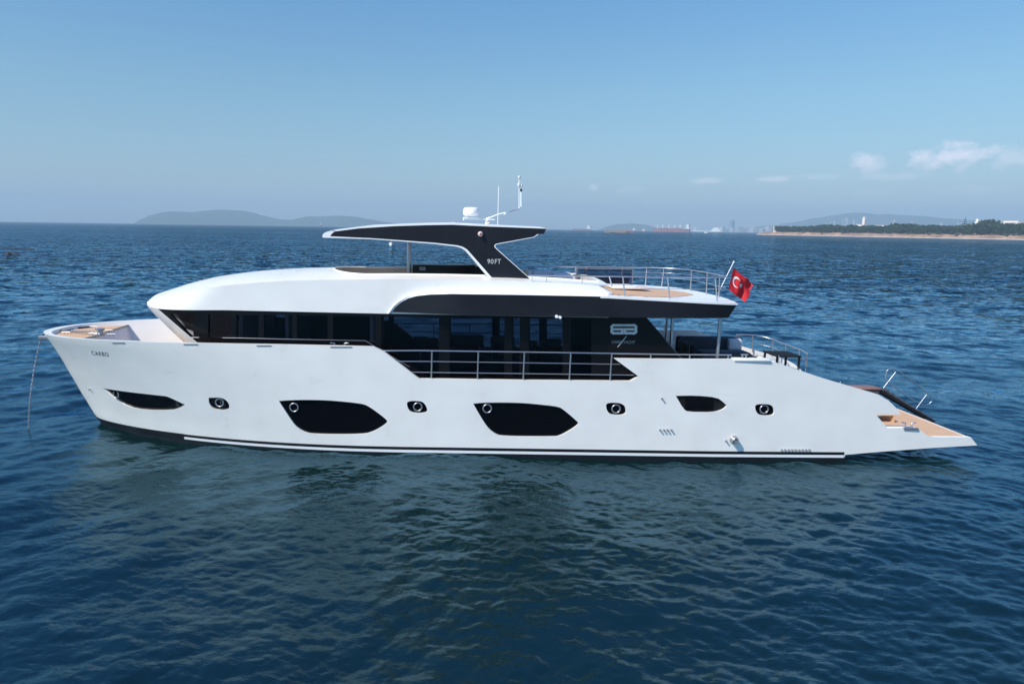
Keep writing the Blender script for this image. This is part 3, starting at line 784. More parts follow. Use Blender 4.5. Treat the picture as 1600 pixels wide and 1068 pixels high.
def onY(px, py, Y): q = P(px, py, Y); return lambda u, v: (q.x + u, Y, q.z + v)
a = PH(145, 551); b = PH(172, 555.5)
text_obj('bow_lettering', 'CARBO', onhull(144.5, 554.2), .135, LTR, hull, .0, 1.25, width=(b.x - a.x))
a = PD(955.5, 536, -.016); b = PD(992, 536, -.016)
def onD(px, py): q = PD(px, py, -.015); return lambda u, v: (q.x + u, -SD(q.x + u, q.z + v, -.015), q.z + v)
text_obj('side_lettering', 'CARBOYACHT', onD(955.5, 536.2), .085, LOGO2, house, .0, 1.1, width=b.x - a.x)
mb = MB(); A = PD(979.5, 525, -.012); B = PD(965.5, 542, -.012); mb.add([A, A + Vector((-.022, 0, 0)), B + Vector((-.02, 0, 0)), B + Vector((.004, 0, 0))], [(0, 1, 2, 3)]); mb.build('logo_slash', LOGO, house)
def flat_strokes(lst, m, name, parent, w, Y):
    mb = MB()
    for l in lst:
        for (p, q) in zip(l, l[1:]):
            A, B = PD(*p, -.014 + .0004 * len(mb.f)), PD(*q, -.014 + .0004 * len(mb.f)); d = (B - A).normalized(); n = Vector((-d.z, 0, d.x)) * w / 2; e = d * w / 2
            mb.add([A - n - e, B - n + e, B + n + e, A + n - e], [(0, 1, 2, 3)]); 
    o = mb.build(name, m, parent); return o
def rr(x0, x1, y0, y1, c=2.2): return [(x0 + c, y0), (x1, y0), (x1, y1), (x0 + c, y1), (x0, y1 - c), (x0, y0 + c), (x0 + c, y0)]
lw = .068
# left glyph like a squared 6, right glyph its squared 3-like mirror
L6 = [[(973.6, 508), (958.5, 508), (956, 510), (956, 512.8), (957.5, 514.3), (972.5, 514.3), (972.5, 520.3), (958.5, 520.3), (956, 518.5), (956, 516), (957.5, 514.3)]]
L3 = [[(976, 508), (991, 508), (993.6, 510), (993.6, 512.8), (992, 514.3), (976.6, 514.3), (976.6, 520.3), (991, 520.3), (993.6, 518.5), (993.6, 516), (992, 514.3)]]
flat_strokes(L6, LOGO, 'logo_glyph', house, lw, 0); flat_strokes(L3, LOGO, 'logo_glyph', house, lw, 0)

# ================================================================== CUTOUT RAILS and side rails
def rail(name, pxs, Y, r, m=STEEL, parent=Y0): return line(name, [P(a, b, Y) for a, b in pxs], r, m, parent)
YB = -2.82
rl = rail('side_rail', [(589, 547.8), (653, 547.5), (750, 548.8), (850, 550.2), (960, 552), (1050, 553.3), (1143, 554.2)], YB, .020)
rail('mid_rail', [(607, 564.3), (676, 564.4), (820, 566.5), (969, 568.8)], YB, .012, STEEL, rl)
rail('mid_rail', [(638, 581), (676, 581.5), (820, 583.3), (990, 585.6)], YB, .012, STEEL, rl)
for (a, t, b) in ((675, 548, 593), (747.5, 549, 594), (819.5, 550, 595), (892, 551.2, 596), (956, 552, 596.5)):
    A = P(a, t, YB); Bq = P(a - 1.5, b, YB - .0); line('stanchion', [A, (A.x - .01, YB, Bq.z - .05)], .021, STEEL, rl)
for a in (1017, 1078, 1138): A = P(a, 553.8, YB); line('stanchion', [A, (A.x, YB, P(a, 564, YB).z)], .018, STEEL, rl)
# far side mirrored rail
rl2 = line('side_rail', [P(a, b, YB) * 1 for a, b in ()] or [Vector((P(a, b, YB).x, -YB, P(a, b, YB).z)) for a, b in [(589, 547.8), (750, 548.8), (960, 552), (1143, 554.2)]], .020, STEEL, Y0)
for py0 in ((607, 564.3, 969, 568.8), (638, 581, 990, 585.6)):
    a, b = P(py0[0], py0[1], YB), P(py0[2], py0[3], YB); line('mid_rail', [(a.x, -YB, a.z), (b.x, -YB, b.z)], .012, STEEL, rl2)
for a in (675, 747.5, 819.5, 892, 956, 1017, 1078, 1138):
    A = P(a, 550, YB); line('stanchion', [(A.x, -YB, A.z), (A.x, -YB, A.z - (.75 if a < 960 else .2))], .02, STEEL, rl2)
# cleat pads on the aft bulwark
for (a, b) in ((1155, 1178),):
    p0, p1 = PH(1147, 562), PH(1203, 562.5); MB().box(p0.x, p1.x, p0.y - .03, p0.y + .24, p0.z - .03, p0.z + .035).build('bulwark_pad', WHITE2, Y0, bevel=.012)
q = P(1162.5, 560, -2.75)
mb = MB()
for d in (-.05, .05): mb.tube([(q.x + d, q.y, q.z - .03), (q.x + d, q.y, q.z + .11)], .022, 8)
mb.tube([(q.x - .1, q.y, q.z + .12), (q.x + .1, q.y, q.z + .12)], .02, 8); mb.build('mooring_bollard', CHROME, Y0)
for (a, b, t) in ((1183, 560, 553), (1192, 560, 555), (1217, 569, 555), (1247, 579, 574), (1259, 580, 575), (1313, 599, 595.5)):
    A, Bq = P(a, b, -2.65), P(a, t, -2.65); line('small_post', [A, Bq], .013, STEEL)
line('small_rail', [P(1176, 556, -2.65), P(1193, 556, -2.65)], .010, STEEL)

for (a) in (523, 538):
    A = P(a, 541.5, -2.75); s_ = 1 if a > 530 else -1
    line('small_cleat', [A, (A.x, A.y, A.z + .1), (A.x + s_ * .13, A.y, A.z + .11)], .013, STEEL)
for a in (413,): A = P(a, 539, -2.75); line('small_cleat', [A, A + Vector((0, 0, .05))], .02, STEEL)

# ================================================================== COCKPIT
for a, t, b in ((1051, 497, 552), (1125.5, 497.5, 560)):
    Yp = -1.9 if a < 1100 else -2.3
    A = P(a, t, Yp); Bq = P(a, b, Yp); line('roof_post', [A, (A.x, Yp, ZDK)], .048, STEEL, Y0, 14)
    line('roof_post', [(A.x, -Yp, A.z), (A.x, -Yp, ZDK)], .048, STEEL, Y0, 14)
# L sofa in the cockpit
sx0, sx1 = P(1068, 540, .2).x, P(1172, 540, .2).x; zt = P(1100, 529.5, .3).z
sf = thing('cockpit_sofa', ((sx0 + sx1) / 2, .3, ZDK), 'charcoal slatted sofa on the shaded aft deck under the overhang', 'sofa'); h = (sx1 - sx0) / 2; zz = zt - ZDK
soft('seat', -h + .1, h, -.7, .45, .1, zz - .42, SOFA, sf); soft('backrest', -h, h, .45, .75, .1, zz, SOFA, sf, .08)
soft('armrest', -h - .0, -h + .12, -.7, .45, .1, zz - .08, RUBBER, sf, .02)
mb = MB()
for i in range(7): mb.box(-h - .02, -h - .002, -.68 + i * .16, -.60 + i * .16, .1, zz - .1)
mb.build('side_slats', GREYM, sf)
soft('cushion', h - .55, h - .1, .22, .44, zz - .40, zz - .02, CUSH, sf, .07)
tx0 = P(1190, 560, -1.2).x; tb = thing('cockpit_table', (tx0 + .5, -1.0, ZDK), 'low black framed table behind the aft bulwark', 'table'); zz = P(1200, 553.5, -1.2).z - ZDK
MB().box(-.15, .62, -.4, .5, zz - .045, zz).build('tabletop', RUBBER, tb, bevel=.01)
for sx in (-.1, .57):
    for sy in (-.35, .45): MB().box(sx - .025, sx + .025, sy - .025, sy + .025, 0, zz - .045).build('leg', RUBBER, tb)
oz = P(1145, 538, .0)
ot = thing('cockpit_ottoman', (P(1130, 545, -1.0).x, -1.0, ZDK), 'dark low ottoman in front of the cockpit sofa', 'ottoman'); zz = P(1120, 548, -1.).z - ZDK
soft('cushion', -.75, .75, -.3, .3, zz - .22, zz, SOFA, ot, .05); soft('base', -.68, .68, -.26, .26, .02, zz - .22, RUBBER, ot, .02)
# aft deck curved rail on the far side
ar = [(1150, 522.5), (1165, 522.6), (1180, 523.5), (1193, 526), (1210, 530.7), (1230, 538.5), (1247, 544.5), (1256, 548.5), (1262, 552.5)]
dep = [2.6, 2.6, 2.6, 2.5, 2.2, 1.5, .6, -.2, -1.]
pts = [P(a, b, y) for (a, b), y in zip(ar, dep)]
afr = line('stern_rail', pts, .022, STEEL)
A = P(1261, 553, -1.0); line('stern_rail_end', [A, P(1260, 573, -1.)], .02, STEEL, afr)
for i, (a, b) in enumerate(((1176, 550), (1208, 556), (1228, 552), (1249, 574))):
    y = interp(a, [(p[0], d) for p, d in zip(ar, dep)]); t = interp(a, ar); line('stanchion', [P(a, t, y), P(a, b, y)], .02, STEEL, afr)
line('mid_rail', [P(a, b + 13, y) for (a, b), y in list(zip(ar, dep))[2:]], .009, STEEL, afr)

# ================================================================== HARDTOP
YT = 1.98
HT = [(516, 368.8), (518, 365), (522.5, 361.2), (560, 356.5), (615, 353), (665, 351.4), (707, 350.8), (765, 353.6), (853.7, 357), (850, 365.5), (840, 365.5), (833.7, 370), (775, 380.7), (772, 383), (772.5, 386), (776, 389.5), (828.7, 436), (768.7, 434), (731, 391.5), (727.5, 387.8), (722, 385), (715, 383), (680, 379), (640, 376), (580, 371.8)]
ht = [(lambda q: (q.x, q.z))(P(a, b, -YT)) for a, b in HT]
arch = tag(MB().box(0, 0, 0, 0, 0, 0).build('hardtop', None, Y0)) if False else None
wh0 = None
# white slab + inner faces
WH = [(503.5, 370), (504.5, 366.5), (508, 363), (515, 361), (577.5, 353.4), (665, 350), (707, 349.4), (765, 352.4), (852.5, 356.5), (840, 362), (790, 368), (772, 374), (728, 384), (722.5, 382.5), (680, 377.5), (640, 374.8), (580, 371.6)]
wh = [(lambda q: (q.x, q.z))(P(a, b, -YT)) for a, b in WH]
nX = 24; vs = []; fs = []; YI = YT - .06
ysn = [-YI, -YI + .12, -1.2, -.6, 0, .6, 1.2, YI - .12, YI]
nn = len(wh)
for y in ysn:
    cr = .05 * (1 - (y / YI) ** 2)
    vs += [(x, y, z + (cr if k_ in range(3, 10) else cr * .8)) for k_, (x, z) in enumerate(wh)]
for j in range(len(ysn) - 1):
    for k in range(nn): k2 = (k + 1) % nn; fs.append((j * nn + k, j * nn + k2, (j + 1) * nn + k2, (j + 1) * nn + k))
fs.append(tuple(range(nn))); fs.append(tuple(range((len(ysn) - 1) * nn, len(ysn) * nn))[::-1])
arch = slab = MB().add(vs, fs).build('hardtop', WHITE2, Y0, angle=50)
for mir in (False, True):
    mb = MB(); shell(mb, dens(ht, .3), [], lambda x, z: (x, -YT, z), lambda x, z: (x, -YT + .09, z), .4, .2, mirror=mir); clean(mb, 'hardtop_side', CARBON, arch)
# white nose wrap and lower trim, both sides
def trim(poly, name, y0, y1):
    pts = [(lambda q: (q.x, q.z))(P(a, b, -YT)) for a, b in poly]; 
    for mir in (False, True): mb = MB(); shell(mb, dens(pts, .3), [], lambda x, z: (x, -y0, z), lambda x, z: (x, -y1, z), .4, .2, mirror=mir); clean(mb, name, WHITE2, arch)
trim([(503.5, 370), (504.5, 366), (508, 363), (515, 360.7), (524, 360.2), (523.5, 361.3), (518.5, 365), (515.7, 369.2), (580, 372.2), (640, 376.4), (680, 379.4), (715, 383.4), (723, 385.6), (729, 389), (732, 392), (769.2, 434.3), (763, 433.7), (727, 391.5), (721, 387.6), (714, 385.4), (680, 381.2), (640, 378), (580, 373.6), (505, 371.2)], 'hardtop_trim', YT + .003, YT - .30)
trim([(515, 360.4), (577.5, 353.2), (665, 349.8), (707, 349.2), (765, 352.2), (853, 356.4), (853.7, 357.2), (765, 353.9), (707, 351.1), (665, 351.7), (615, 353.3), (560, 356.8), (523, 361.5)], 'hardtop_top_trim', YT + .003, YT - .10)
trim([(773, 382.6), (775, 380.6), (833.7, 369.8), (840.5, 365.4), (841, 366.6), (834.5, 370.8), (776, 381.8), (773.9, 383.6), (774.3, 386), (777, 389), (829.8, 436.1), (828.2, 436), (775.5, 390), (772, 386)], 'arch_edge_trim', YT - .002, YT - .30)
# two slim posts
for Y in (-.68, .68):
    A = P(638 if Y < 0 else 640.8, 377, Y); line('hardtop_post', [A + Vector((0, 0, .1)), (A.x, Y, ZWF)], .045, STEEL, arch, 14)
# camera dome, horn light, loudhailer on side, text
q = P(750.5, 365.5, -YT); MB().lathe([(.075, 0), (.075, -.04), (.065, -.09), (.035, -.12), (.0, -.125)], (q.x, -YT, q.z), 20, 'Y').build('side_light', mat('side_light_shell', (.55, .45, .43), .3), arch)
MB().lathe([(.03, -.1), (.03, -.128), (.0, -.13)], (q.x, -YT, q.z), 16, 'Y').build('red_lens', mat('red_lens', (.35, .04, .04), .2), arch)
a = P(762, 412, -YT - .004); b = P(781.5, 412, -YT)
text_obj('arch_lettering', '90', onY(761.5, 411.9, -YT - .005), .135, LOGO, arch, .0, 1.1, width=.175)
text_obj('arch_lettering', 'FT', onY(773.2, 412.1, -YT - .005), .135, LOGO, arch, .0, 1.1, width=.17)
q = P(872, 494.5, -2.88); mb = MB(); mb.lathe([(.045, -.05), (.045, .0)], (q.x - .05, -2.9, q.z + .01), 14, 'Y'); mb.lathe([(.04, -.07), (.04, .0)], (q.x + .045, -2.9, q.z - .01), 14, 'Y'); mb.build('flood_light', mat('lamp_white', (.85, .85, .85), .3), fascia)
# small spot under the hardtop handled as lights bracket: none
# radar, antennas
rd = P(736, 338, 0.); mbd = MB(); r_ = 12.2 / FPX * 22.5
mbd.lathe([(r_ * .55, 0), (r_ * .8, .015), (r_ * .97, .05), (r_, .10), (r_, .17), (r_ * .93, .235), (r_ * .78, .27), (.0, .285)], (rd.x, 0, rd.z), 32).build('radar_dome', mat('radar_white', (.8, .8, .8), .35), arch)
MB().box(rd.x - .24, rd.x + .25, -.12, .12, rd.z - .055, rd.z - .028).build('radar_tray', WHITE2, arch, bevel=.008)
mb = MB(); mb.box(rd.x - .23, rd.x + .75, -.02, .02, rd.z - .10, rd.z - .075); mb.tube([P(724, 340, 0), P(724, 344, 0)], .015, 8); mb.tube([P(746, 340, 0), P(746, 344, 0)], .02, 8); mb.build('radar_arm', WHITE2, arch)
mb = MB(); mb.tube([P(a, b, 0) for a, b in smooth([(757, 352), (760, 346), (764, 341), (772, 337), (782, 333.5), (795, 331.2)], 2)[1:-1]], .022, 8, r1=.016); mb.tube([P(762, 344, 0), P(760, 341.5, 0), P(766, 340, 0)], .03, 8); mb.build('mast_arm', WHITE2, arch)
line('mast_arm_end', [P(795, 331.4, 0), P(803, 328.6, 0), P(809.5, 327, 0), P(813, 323.5, 0)], .02, GREYM, arch)
mb = MB()
mb.tube([P(811.2, 325, 0), P(811.2, 277, 0)], .014, 8); mb.tube([P(814.3, 323, 0), P(814.3, 296, 0)], .02, 8); mb.build('antenna_mast', WHITE2, arch)
for (a, b, rr_, hh2) in ((811.3, 277, .04, .10), (810.8, 289, .05, .12), (815, 289.5, .035, .08)):
    q = P(a, b, 0); MB().lathe([(rr_ * .7, -hh2 / 2), (rr_, -hh2 * .3), (rr_, hh2 * .3), (rr_ * .5, hh2 / 2)], q, 14).build('mast_light', mat('lamp_grey', (.55, .55, .56), .3), arch)
q = P(814.3, 297, 0); MB().lathe([(.03, -.04), (.03, .04)], q, 10).build('mast_clamp', RUBBER, arch)
line('whip_antenna', [P(777.8, 352.5, 0), P(779.3, 291, 0)], .011, WHITE2, arch)
q = P(707, 349.5, 0); MB().lathe([(.05, 0), (.05, .03), (.02, .05)], q, 12).build('gps_puck', WHITE2, arch)

# ================================================================== FLYBRIDGE FITTINGS
MB().box(WX0 + .3, WX1, -WY + .02, WY - .02, ZWF - .04, ZWF).build('flybridge_floor', TEAK, roof)
cx0, cx1 = P(644.5, 420, .2).x, P(743.5, 420, .2).x; zc = P(690, 414.3, .2).z
co_ = thing('helm_console', ((cx0 + cx1) / 2, .4, ZWF), 'long black helm console under the hardtop', 'console'); hh_ = (cx1 - cx0) / 2
MB().box(-hh_, hh_, -.2, .6, .0, zc - ZWF).build('body', BLACK, co_, bevel=.02)
MB().box(-hh_ + .22, -hh_ + .42, -.215, -.2, zc - ZWF - .17, zc - ZWF - .06).build('drawer_pull', GREYM, co_)
MB().box(hh_ + .01, hh_ + .42, -.1, .6, .0, zc - ZWF - .06).build('side_cabinet', CARBON, co_, bevel=.02)
b0 = P(823, 430, -1.2)
for (a, b, c, y, lab) in ((822, 828, 421.5, .3, 'small white seat back just aft of the hardtop leg'), (862, 893, 426.5, .6, 'white padded sunbed with a sloped end on the flybridge')):
    x0, x1 = P(a, 430, y).x, P(b, 430, y).x; c_ = thing('flybridge_seat', ((x0 + x1) / 2, y, ZWF), lab, 'seat'); h = (x1 - x0) / 2 ; zt = P(b, c, y).z - ZWF
    MB().prism([(-h, .1), (h + (.35 if b > 850 else 0), .1), (h, zt), (-h, zt)], -.35, .5).build('cushion', CUSH, c_, bevel=.03)
    MB().box(-h + .03, h - .03, -.3, .45, 0, .1).build('base', WHITE2, c_)
x0, x1 = P(829, 430, 1.).x, P(864, 430, 1.).x; c_ = thing('sunbed_base', ((x0 + x1) / 2, 1., ZWF), 'long grey shaded settee between the hardtop leg and the white sunbed', 'settee'); h = (x1 - x0) / 2
soft('cushion', -h, h, -.4, .4, .1, P(850, 422.5, 1.).z - ZWF, CUSH, c_); MB().box(-h + .03, h - .03, -.35, .35, 0, .1).build('base', WHITE2, c_)
# glass screen
g = thing('glass_screen', (P(944, 450, 1.0).x, 1.0, zfd(XC)), 'smoked glass windbreak panel with steel frame on the flybridge', 'screen')
x0, x1 = P(900.5, 435, 1.).x - g.location.x, P(988, 435, 1.).x - g.location.x; zt = P(944, 420.5, 1.).z - g.location.z
MB().box(x0, x1, -.006, .006, .03, zt).build('glass', CLEAR, g)
mb = MB()
for x in (x0, x1): mb.box(x - .02, x + .02, -.02, .02, 0, zt + .02)
mb.box(x0, x1, -.019, .019, zt, zt + .03); mb.box(x0, x1, -.019, .019, 0, .03); mb.build('frame', GREYM, g)
mb = MB()
for a in (915, 946, 976): q = P(a, 424, 1.) - g.location; mb.tube([(q.x, -.02, q.z + .0), (q.x - .02, -.03, q.z - .07), (q.x + .06, -.03, q.z + .02)], .008, 6)
mb.build('hook', RUBBER, g)
MB().box(x0 + .1, x1 - .05, .15, .75, .02, zt * .50).build('locker', mat('mauve_locker', (.20, .18, .24), .5), g, bevel=.02)
MB().box(P(955, 460, -.2).x, P(992, 460, -.2).x, -.4, .6, zfd(XC) + .01, zfd(XC) + .10).build('fly_step', WHITE2, Y0, bevel=.015)
MB().box(P(992, 460, -.2).x, P(1012, 460, -.2).x, -.4, .3, zfd(XC) + .01, zfd(XC) + .06).build('fly_hatch', mat('pale_hatch', (.6, .5, .42), .6), Y0, bevel=.01)
# rail around the aft flybridge
zR_ = P(1100, 433.5, -2.45).z; YRn = 2.45
near = [P(a, b, -YRn) for a, b in ((826, 430), (900, 431), (1000, 432.4), (1075, 433.3))]
xe_ = P(1137.5, 434.3, -1.95).x
cor = []
for i in range(1, 13):
    t = i / 12; a = t * pi / 2
    cor.append(Vector((near[-1].x + (xe_ - near[-1].x) * sin(a) ** .9, -YRn + .75 * (1 - cos(a)), zR_)))
stn = [Vector((xe_ + .14 * sin(pi * t), -YRn + .75 + (2 * YRn - 1.5) * t, zR_ )) for t in (.1, .3, .5, .7, .9)]
far = [Vector((v.x, -v.y, v.z)) for v in (near + cor)][::-1]
allp = near + cor + stn + far
fr = line('flybridge_rail', allp, .020, STEEL)
line('flybridge_mid_rail', [Vector((v.x, v.y * 1.01, v.z - .33)) for v in allp if v.x > P(952, 440, -2.4).x], .009, STEEL, fr)
line('flybridge_mid_rail', [Vector((v.x, v.y * .995, v.z - .17)) for v in allp if v.x > P(952, 440, -2.4).x and v.y > 0], .007, STEEL, fr)
def fpost(px, lean=.05, sg=1, Yt=None):
    x = P(px, 433, -YRn).x; 
    c = min(allp[:len(near) + len(cor)], key=lambda v: abs(v.x - x)); y = c.y
    if x < near[-1].x: y = -YRn
    zb = zfd(x) if x > XC else zridge(x)
    line('stanchion', [(x, y * sg, zR_), (x + lean, (abs(y) + .12) * (-1 if y < 0 else 1) * sg, zb)], .02, STEEL, fr)
for px in (832, 855, 911):
    x = P(px, 431, -YRn).x; line('stanchion', [(x, -YRn + .05, zR_ - .005), (x, -YRn + .12, zridge(x) - .02)], .011, STEEL, fr)
for px in (858, 900): fpost(px, .0, -1)
for px in (952, 973, 1043, 1121): fpost(px, .06); fpost(px, .0, -1)
fpost(1090, .03, -1)
for t in (.15, .5, .85):
    y = -YRn + .75 + (2 * YRn - 1.5) * t; x = xe_ + .14 * sin(pi * t); line('stanchion', [(x, y, zR_), (x + .02, y, zfd(XE))], .02, STEEL, fr)
# stern light / black fitting
q = P(1119, 455.5, 1.2); MB().lathe([(.07, 0), (.07, .1), (.03, .13)], (q.x, q.y, zfd(q.x)), 14).build('deck_light', RUBBER, fr)
# flagstaff and flag
YFg = -.3
FA, FB = P(1146.5, 409, YFg), P(1125, 452, YFg)
stf = line('flagstaff', [FB, FA], .013, WHITE2, Y0); MB().lathe([(.0, -.03), (.028, -.01), (.028, .01), (.0, .03)], FA, 12).build('finial', WHITE2, stf)
# flag: grid with folds
c00, c10, c01, c11 = P(1146, 418.5, YFg), P(1180.5, 445, YFg), P(1138, 452, YFg), P(1165.5, 472, YFg)
nu, nv = 42, 28; fl_v = []; fl_f = []; fl_m = []
def flagp(u, v):
    p = c00.lerp(c10, u).lerp(c01.lerp(c11, u), v)
    yy = (.055 * sin(u * 9 + v * 1.6) + .03 * sin(u * 15 - v * 5 + 1)) * u ** .6 + .15 * u
    zz = .035 * sin(u * 9 + 1.2) * u + (-.02 * sin(v * 6) * u); xx = .02 * sin(v * 8 + u * 3) * u + (.03 if v > .3 and u > .9 else 0)
    return Vector((p.x + xx, p.y + yy, p.z + zz))
RED = mat('red_cloth', (.55, .012, .02), .75, vary=.08, vscale=10); CLO = mat('white_cloth', (.8, .8, .8), .8)
mb = MB(); vs = [flagp(i / nu, j / nv) for j in range(nv + 1) for i in range(nu + 1)]
fs = [(j * (nu + 1) + i, j * (nu + 1) + i + 1, (j + 1) * (nu + 1) + i + 1, (j + 1) * (nu + 1) + i) for j in range(nv) for i in range(nu)]
flag = mb.add(vs, fs).build('flag', RED, None, angle=180)
tag(flag, 'red flag with white crescent and star flying from the staff at the stern', 'flag')
asp = (c01 - c00).length / (c10 - c00).length
def fmap(u, v, o): 
    a, b = flagp(u, v), flagp(u + .01, v); c = flagp(u, v + .01); n = (b - a).cross(c - a).normalized(); n = n if n.y < 0 else -n
    return a + n * o
def femb(outline, name):
    v2, tr = cdt(dens(outline, .03), [], .04, .04); mb = MB()
    for o, r in ((.006, 1), (-.006, -1)): mb.add([fmap(x, y, o) for x, y in v2], tr)
    mb.build(name, CLO, flag, angle=180)
c0 = (.285, .46); R1, R2 = .235, .19
asu = 1 / ((c10 - c00).length / (c01 - c00).length)
out1 = []; a1 = .68
for i in range(31): a = a1 + (2 * pi - 2 * a1) * i / 30; out1.append((c0[0] + R1 * asu * cos(a), c0[1] + R1 * sin(a) * 1.12 * .0 + R1 * sin(a)))
p1, p2 = out1[-1], out1[0]; c1x = c0[0] + .062 * asu * 1.
for i in range(1, 30):
    a_1 = atan2((p1[1] - c0[1]), (p1[0] - c1x) / asu); a_1 = a_1 if a_1 > 0 else a_1 + 2 * pi; a_2 = atan2((p2[1] - c0[1]), (p2[0] - c1x) / asu)
    a = a_1 + (a_2 - a_1) * i / 30; out1.append((c1x + R2 * asu * cos(a), c0[1] + R2 * sin(a)))
femb(out1, 'crescent')
st_ = []
for i in range(10):
    a = pi + i * pi / 5; r = (.15 if i % 2 == 0 else .065); st_.append((.53 + r * asu * cos(a), .44 + r * sin(a)))
femb(st_, 'star')

# ================================================================== WATER
def ocean_tile(n, L, wind, wdir, kmin, kmax, seed, spread=2., pw=4.):
    rng = np.random.default_rng(seed)
    k = 2 * np.pi * np.fft.fftfreq(n, L / n); kx, ky = np.meshgrid(k, k, indexing='xy'); kk = np.hypot(kx, ky); kk[0, 0] = 1e-6
    Lw = wind * wind / 9.81
    ph = np.exp(-1 / (kk * Lw) ** 2) / kk ** pw * np.abs((kx * np.cos(wdir) + ky * np.sin(wdir)) / kk) ** spread
    back = (kx * np.cos(wdir) + ky * np.sin(wdir)) < 0; ph[back] *= .25
    ph[(kk < kmin) | (kk > kmax)] = 0; ph[0, 0] = 0
    h = (rng.normal(size=(n, n)) + 1j * rng.normal(size=(n, n))) * np.sqrt(ph)
    z = np.fft.ifft2(h); sc = 1 / z.real.std()
    dx = np.fft.ifft2(-1j * kx / kk * h).real * sc; dy = np.fft.ifft2(-1j * ky / kk * h).real * sc
    return z.real * sc, dx, dy
def sample(t, L, x, y):
    n = t.shape[0]; fx = (x / L * n) % n; fy = (y / L * n) % n; ix = fx.astype(int) % n; iy = fy.astype(int) % n; ax = fx - np.floor(fx); ay = fy - np.floor(fy)
    ix1 = (ix + 1) % n; iy1 = (iy + 1) % n
    return (t[iy, ix] * (1 - ax) + t[iy, ix1] * ax) * (1 - ay) + (t[iy1, ix] * (1 - ax) + t[iy1, ix1] * ax) * ay
rs_ = [1.0]
while rs_[-1] < 9: rs_.append(rs_[-1] + (.5 if rs_[-1] < 6 else .12))
while rs_[-1] < 700: r = rs_[-1]; rs_.append(r + max(.045, min(r * r / 7500, 6)))
while rs_[-1] < 12500: rs_.append(rs_[-1] * 1.06)
rs_ = np.array(rs_)
th = np.concatenate([np.linspace(-180, -52, 60)[:-1], np.linspace(-52, 52, 1150)[:-1], np.linspace(52, 180, 60)[:-1]]) * np.pi / 180
RR, TH = np.meshgrid(rs_, th, indexing='ij')
X = RR * np.sin(TH); Yy = CAMY + RR * np.cos(TH)
Zz = np.zeros_like(X); DX = np.zeros_like(X); DY = np.zeros_like(X)
for (n, L, wind, wd_, k0, k1, amp, chop, seed, fade) in (
        (512, 118., 4.5, R(-55), .12, 1.6, .034, .8, 3, 900), (1024, 47., 2.9, R(-48), .8, 10., .022, .9, 5, 160), (1024, 29., 2.2, R(-125), 2.0, 28., .0090, .9, 8, 80), (512, 13.7, 1.4, R(-75), 7., 80., .0060, .8, 9, 40)):
    t, tx, ty = ocean_tile(n, L, wind, wd_, k0, k1, seed, 5. if seed < 6 else 2., 4. if seed == 3 else 3.5)
    if seed == 5: amp = amp * (.85 - .4 * np.tanh((X - 2) / 11))
    if seed == 8: amp = amp * (1.1 + .5 * np.tanh((X - 2) / 11))
    f = 1 / (1 + (RR / fade) ** 3)
    gust = 1 + .4 * np.sin(X / 17. + Yy / 23. + seed) * np.sin(X / 11. - Yy / 19.)
    Zz += sample(t, L, X, Yy) * amp * f * gust; DX += sample(tx, L, X, Yy) * amp * chop * f; DY += sample(ty, L, X, Yy) * amp * chop * f
edge = np.clip(RR / 3, 0, 1); Zz *= edge
nr, ntn = X.shape
co = np.stack([X + DX, Yy + DY, Zz], -1).reshape(-1, 3).astype(np.float32)
co = np.concatenate([co, np.array([[0, CAMY, 0]], np.float32)])
i = np.arange(nr - 1)[:, None] * ntn; j = np.arange(ntn)[None, :]; j2 = (j + 1) % ntn
quads = np.stack([i + j2, i + ntn + j2, i + ntn + j, i + j], -1).reshape(-1, 4)
tri = np.stack([np.full(ntn, nr * ntn), (np.arange(ntn) + 1) % ntn, np.arange(ntn)], -1)
me = bpy.data.meshes.new('sea'); me.vertices.add(len(co)); me.vertices.foreach_set('co', co.ravel())
loops = np.concatenate([quads.ravel(), tri.ravel()]).astype(np.int32); me.loops.add(len(loops)); me.loops.foreach_set('vertex_index', loops)
npoly = len(quads) + len(tri); me.polygons.add(npoly)
starts = np.concatenate([np.arange(len(quads)) * 4, len(quads) * 4 + np.arange(len(tri)) * 3]).astype(np.int32)
me.polygons.foreach_set('loop_start', starts); me.update(calc_edges=True); me.validate()
me.polygons.foreach_set('use_smooth', np.ones(len(me.polygons), bool))
wm = bpy.data.materials.new('sea_water'); wm.use_nodes = True; t = wm.node_tree; b = t.nodes['Principled BSDF']
t.nodes.remove(b)
SEAC = (.0022, .0112, .0104); SEASPEC = (.50, .79, 1.0)
geo = N(t, 'ShaderNodeNewGeometry')
def wn(scale, sx, sy, detail, rough=.55, rot=0.):
    m_ = N(t, 'ShaderNodeMapping'); m_.inputs['Scale'].default_value = (sx, sy, 1); m_.inputs['Rotation'].default_value = (0, 0, rot); t.links.new(geo.outputs['Position'], m_.inputs[0])
    n = N(t, 'ShaderNodeTexNoise'); n.inputs['Scale'].default_value = scale; n.inputs['Detail'].default_value = detail; n.inputs['Roughness'].default_value = rough
    t.links.new(m_.outputs[0], n.inputs['Vector']); return n.outputs[0]
dist = N(t, 'ShaderNodeVectorMath', operation='DISTANCE'); t.links.new(geo.outputs['Position'], dist.inputs[0]); dist.inputs[1].default_value = (0, CAMY, 0)
h1 = wn(5., .6, 1., 5, .62, .5)          # short chop
h2 = wn(.35, .6, 1., 6, .62, .35)        # metre waves, far water
h3 = wn(.05, .5, 1., 4, .6, .2)
farf = mth(t, 'DIVIDE', dist.outputs['Value'], 160., clamp=True)
h4 = wn(5.5, .7, 1., 4, .6, -.4)
rid = mth(t, 'ABSOLUTE', mth(t, 'SUBTRACT', h4, .5))
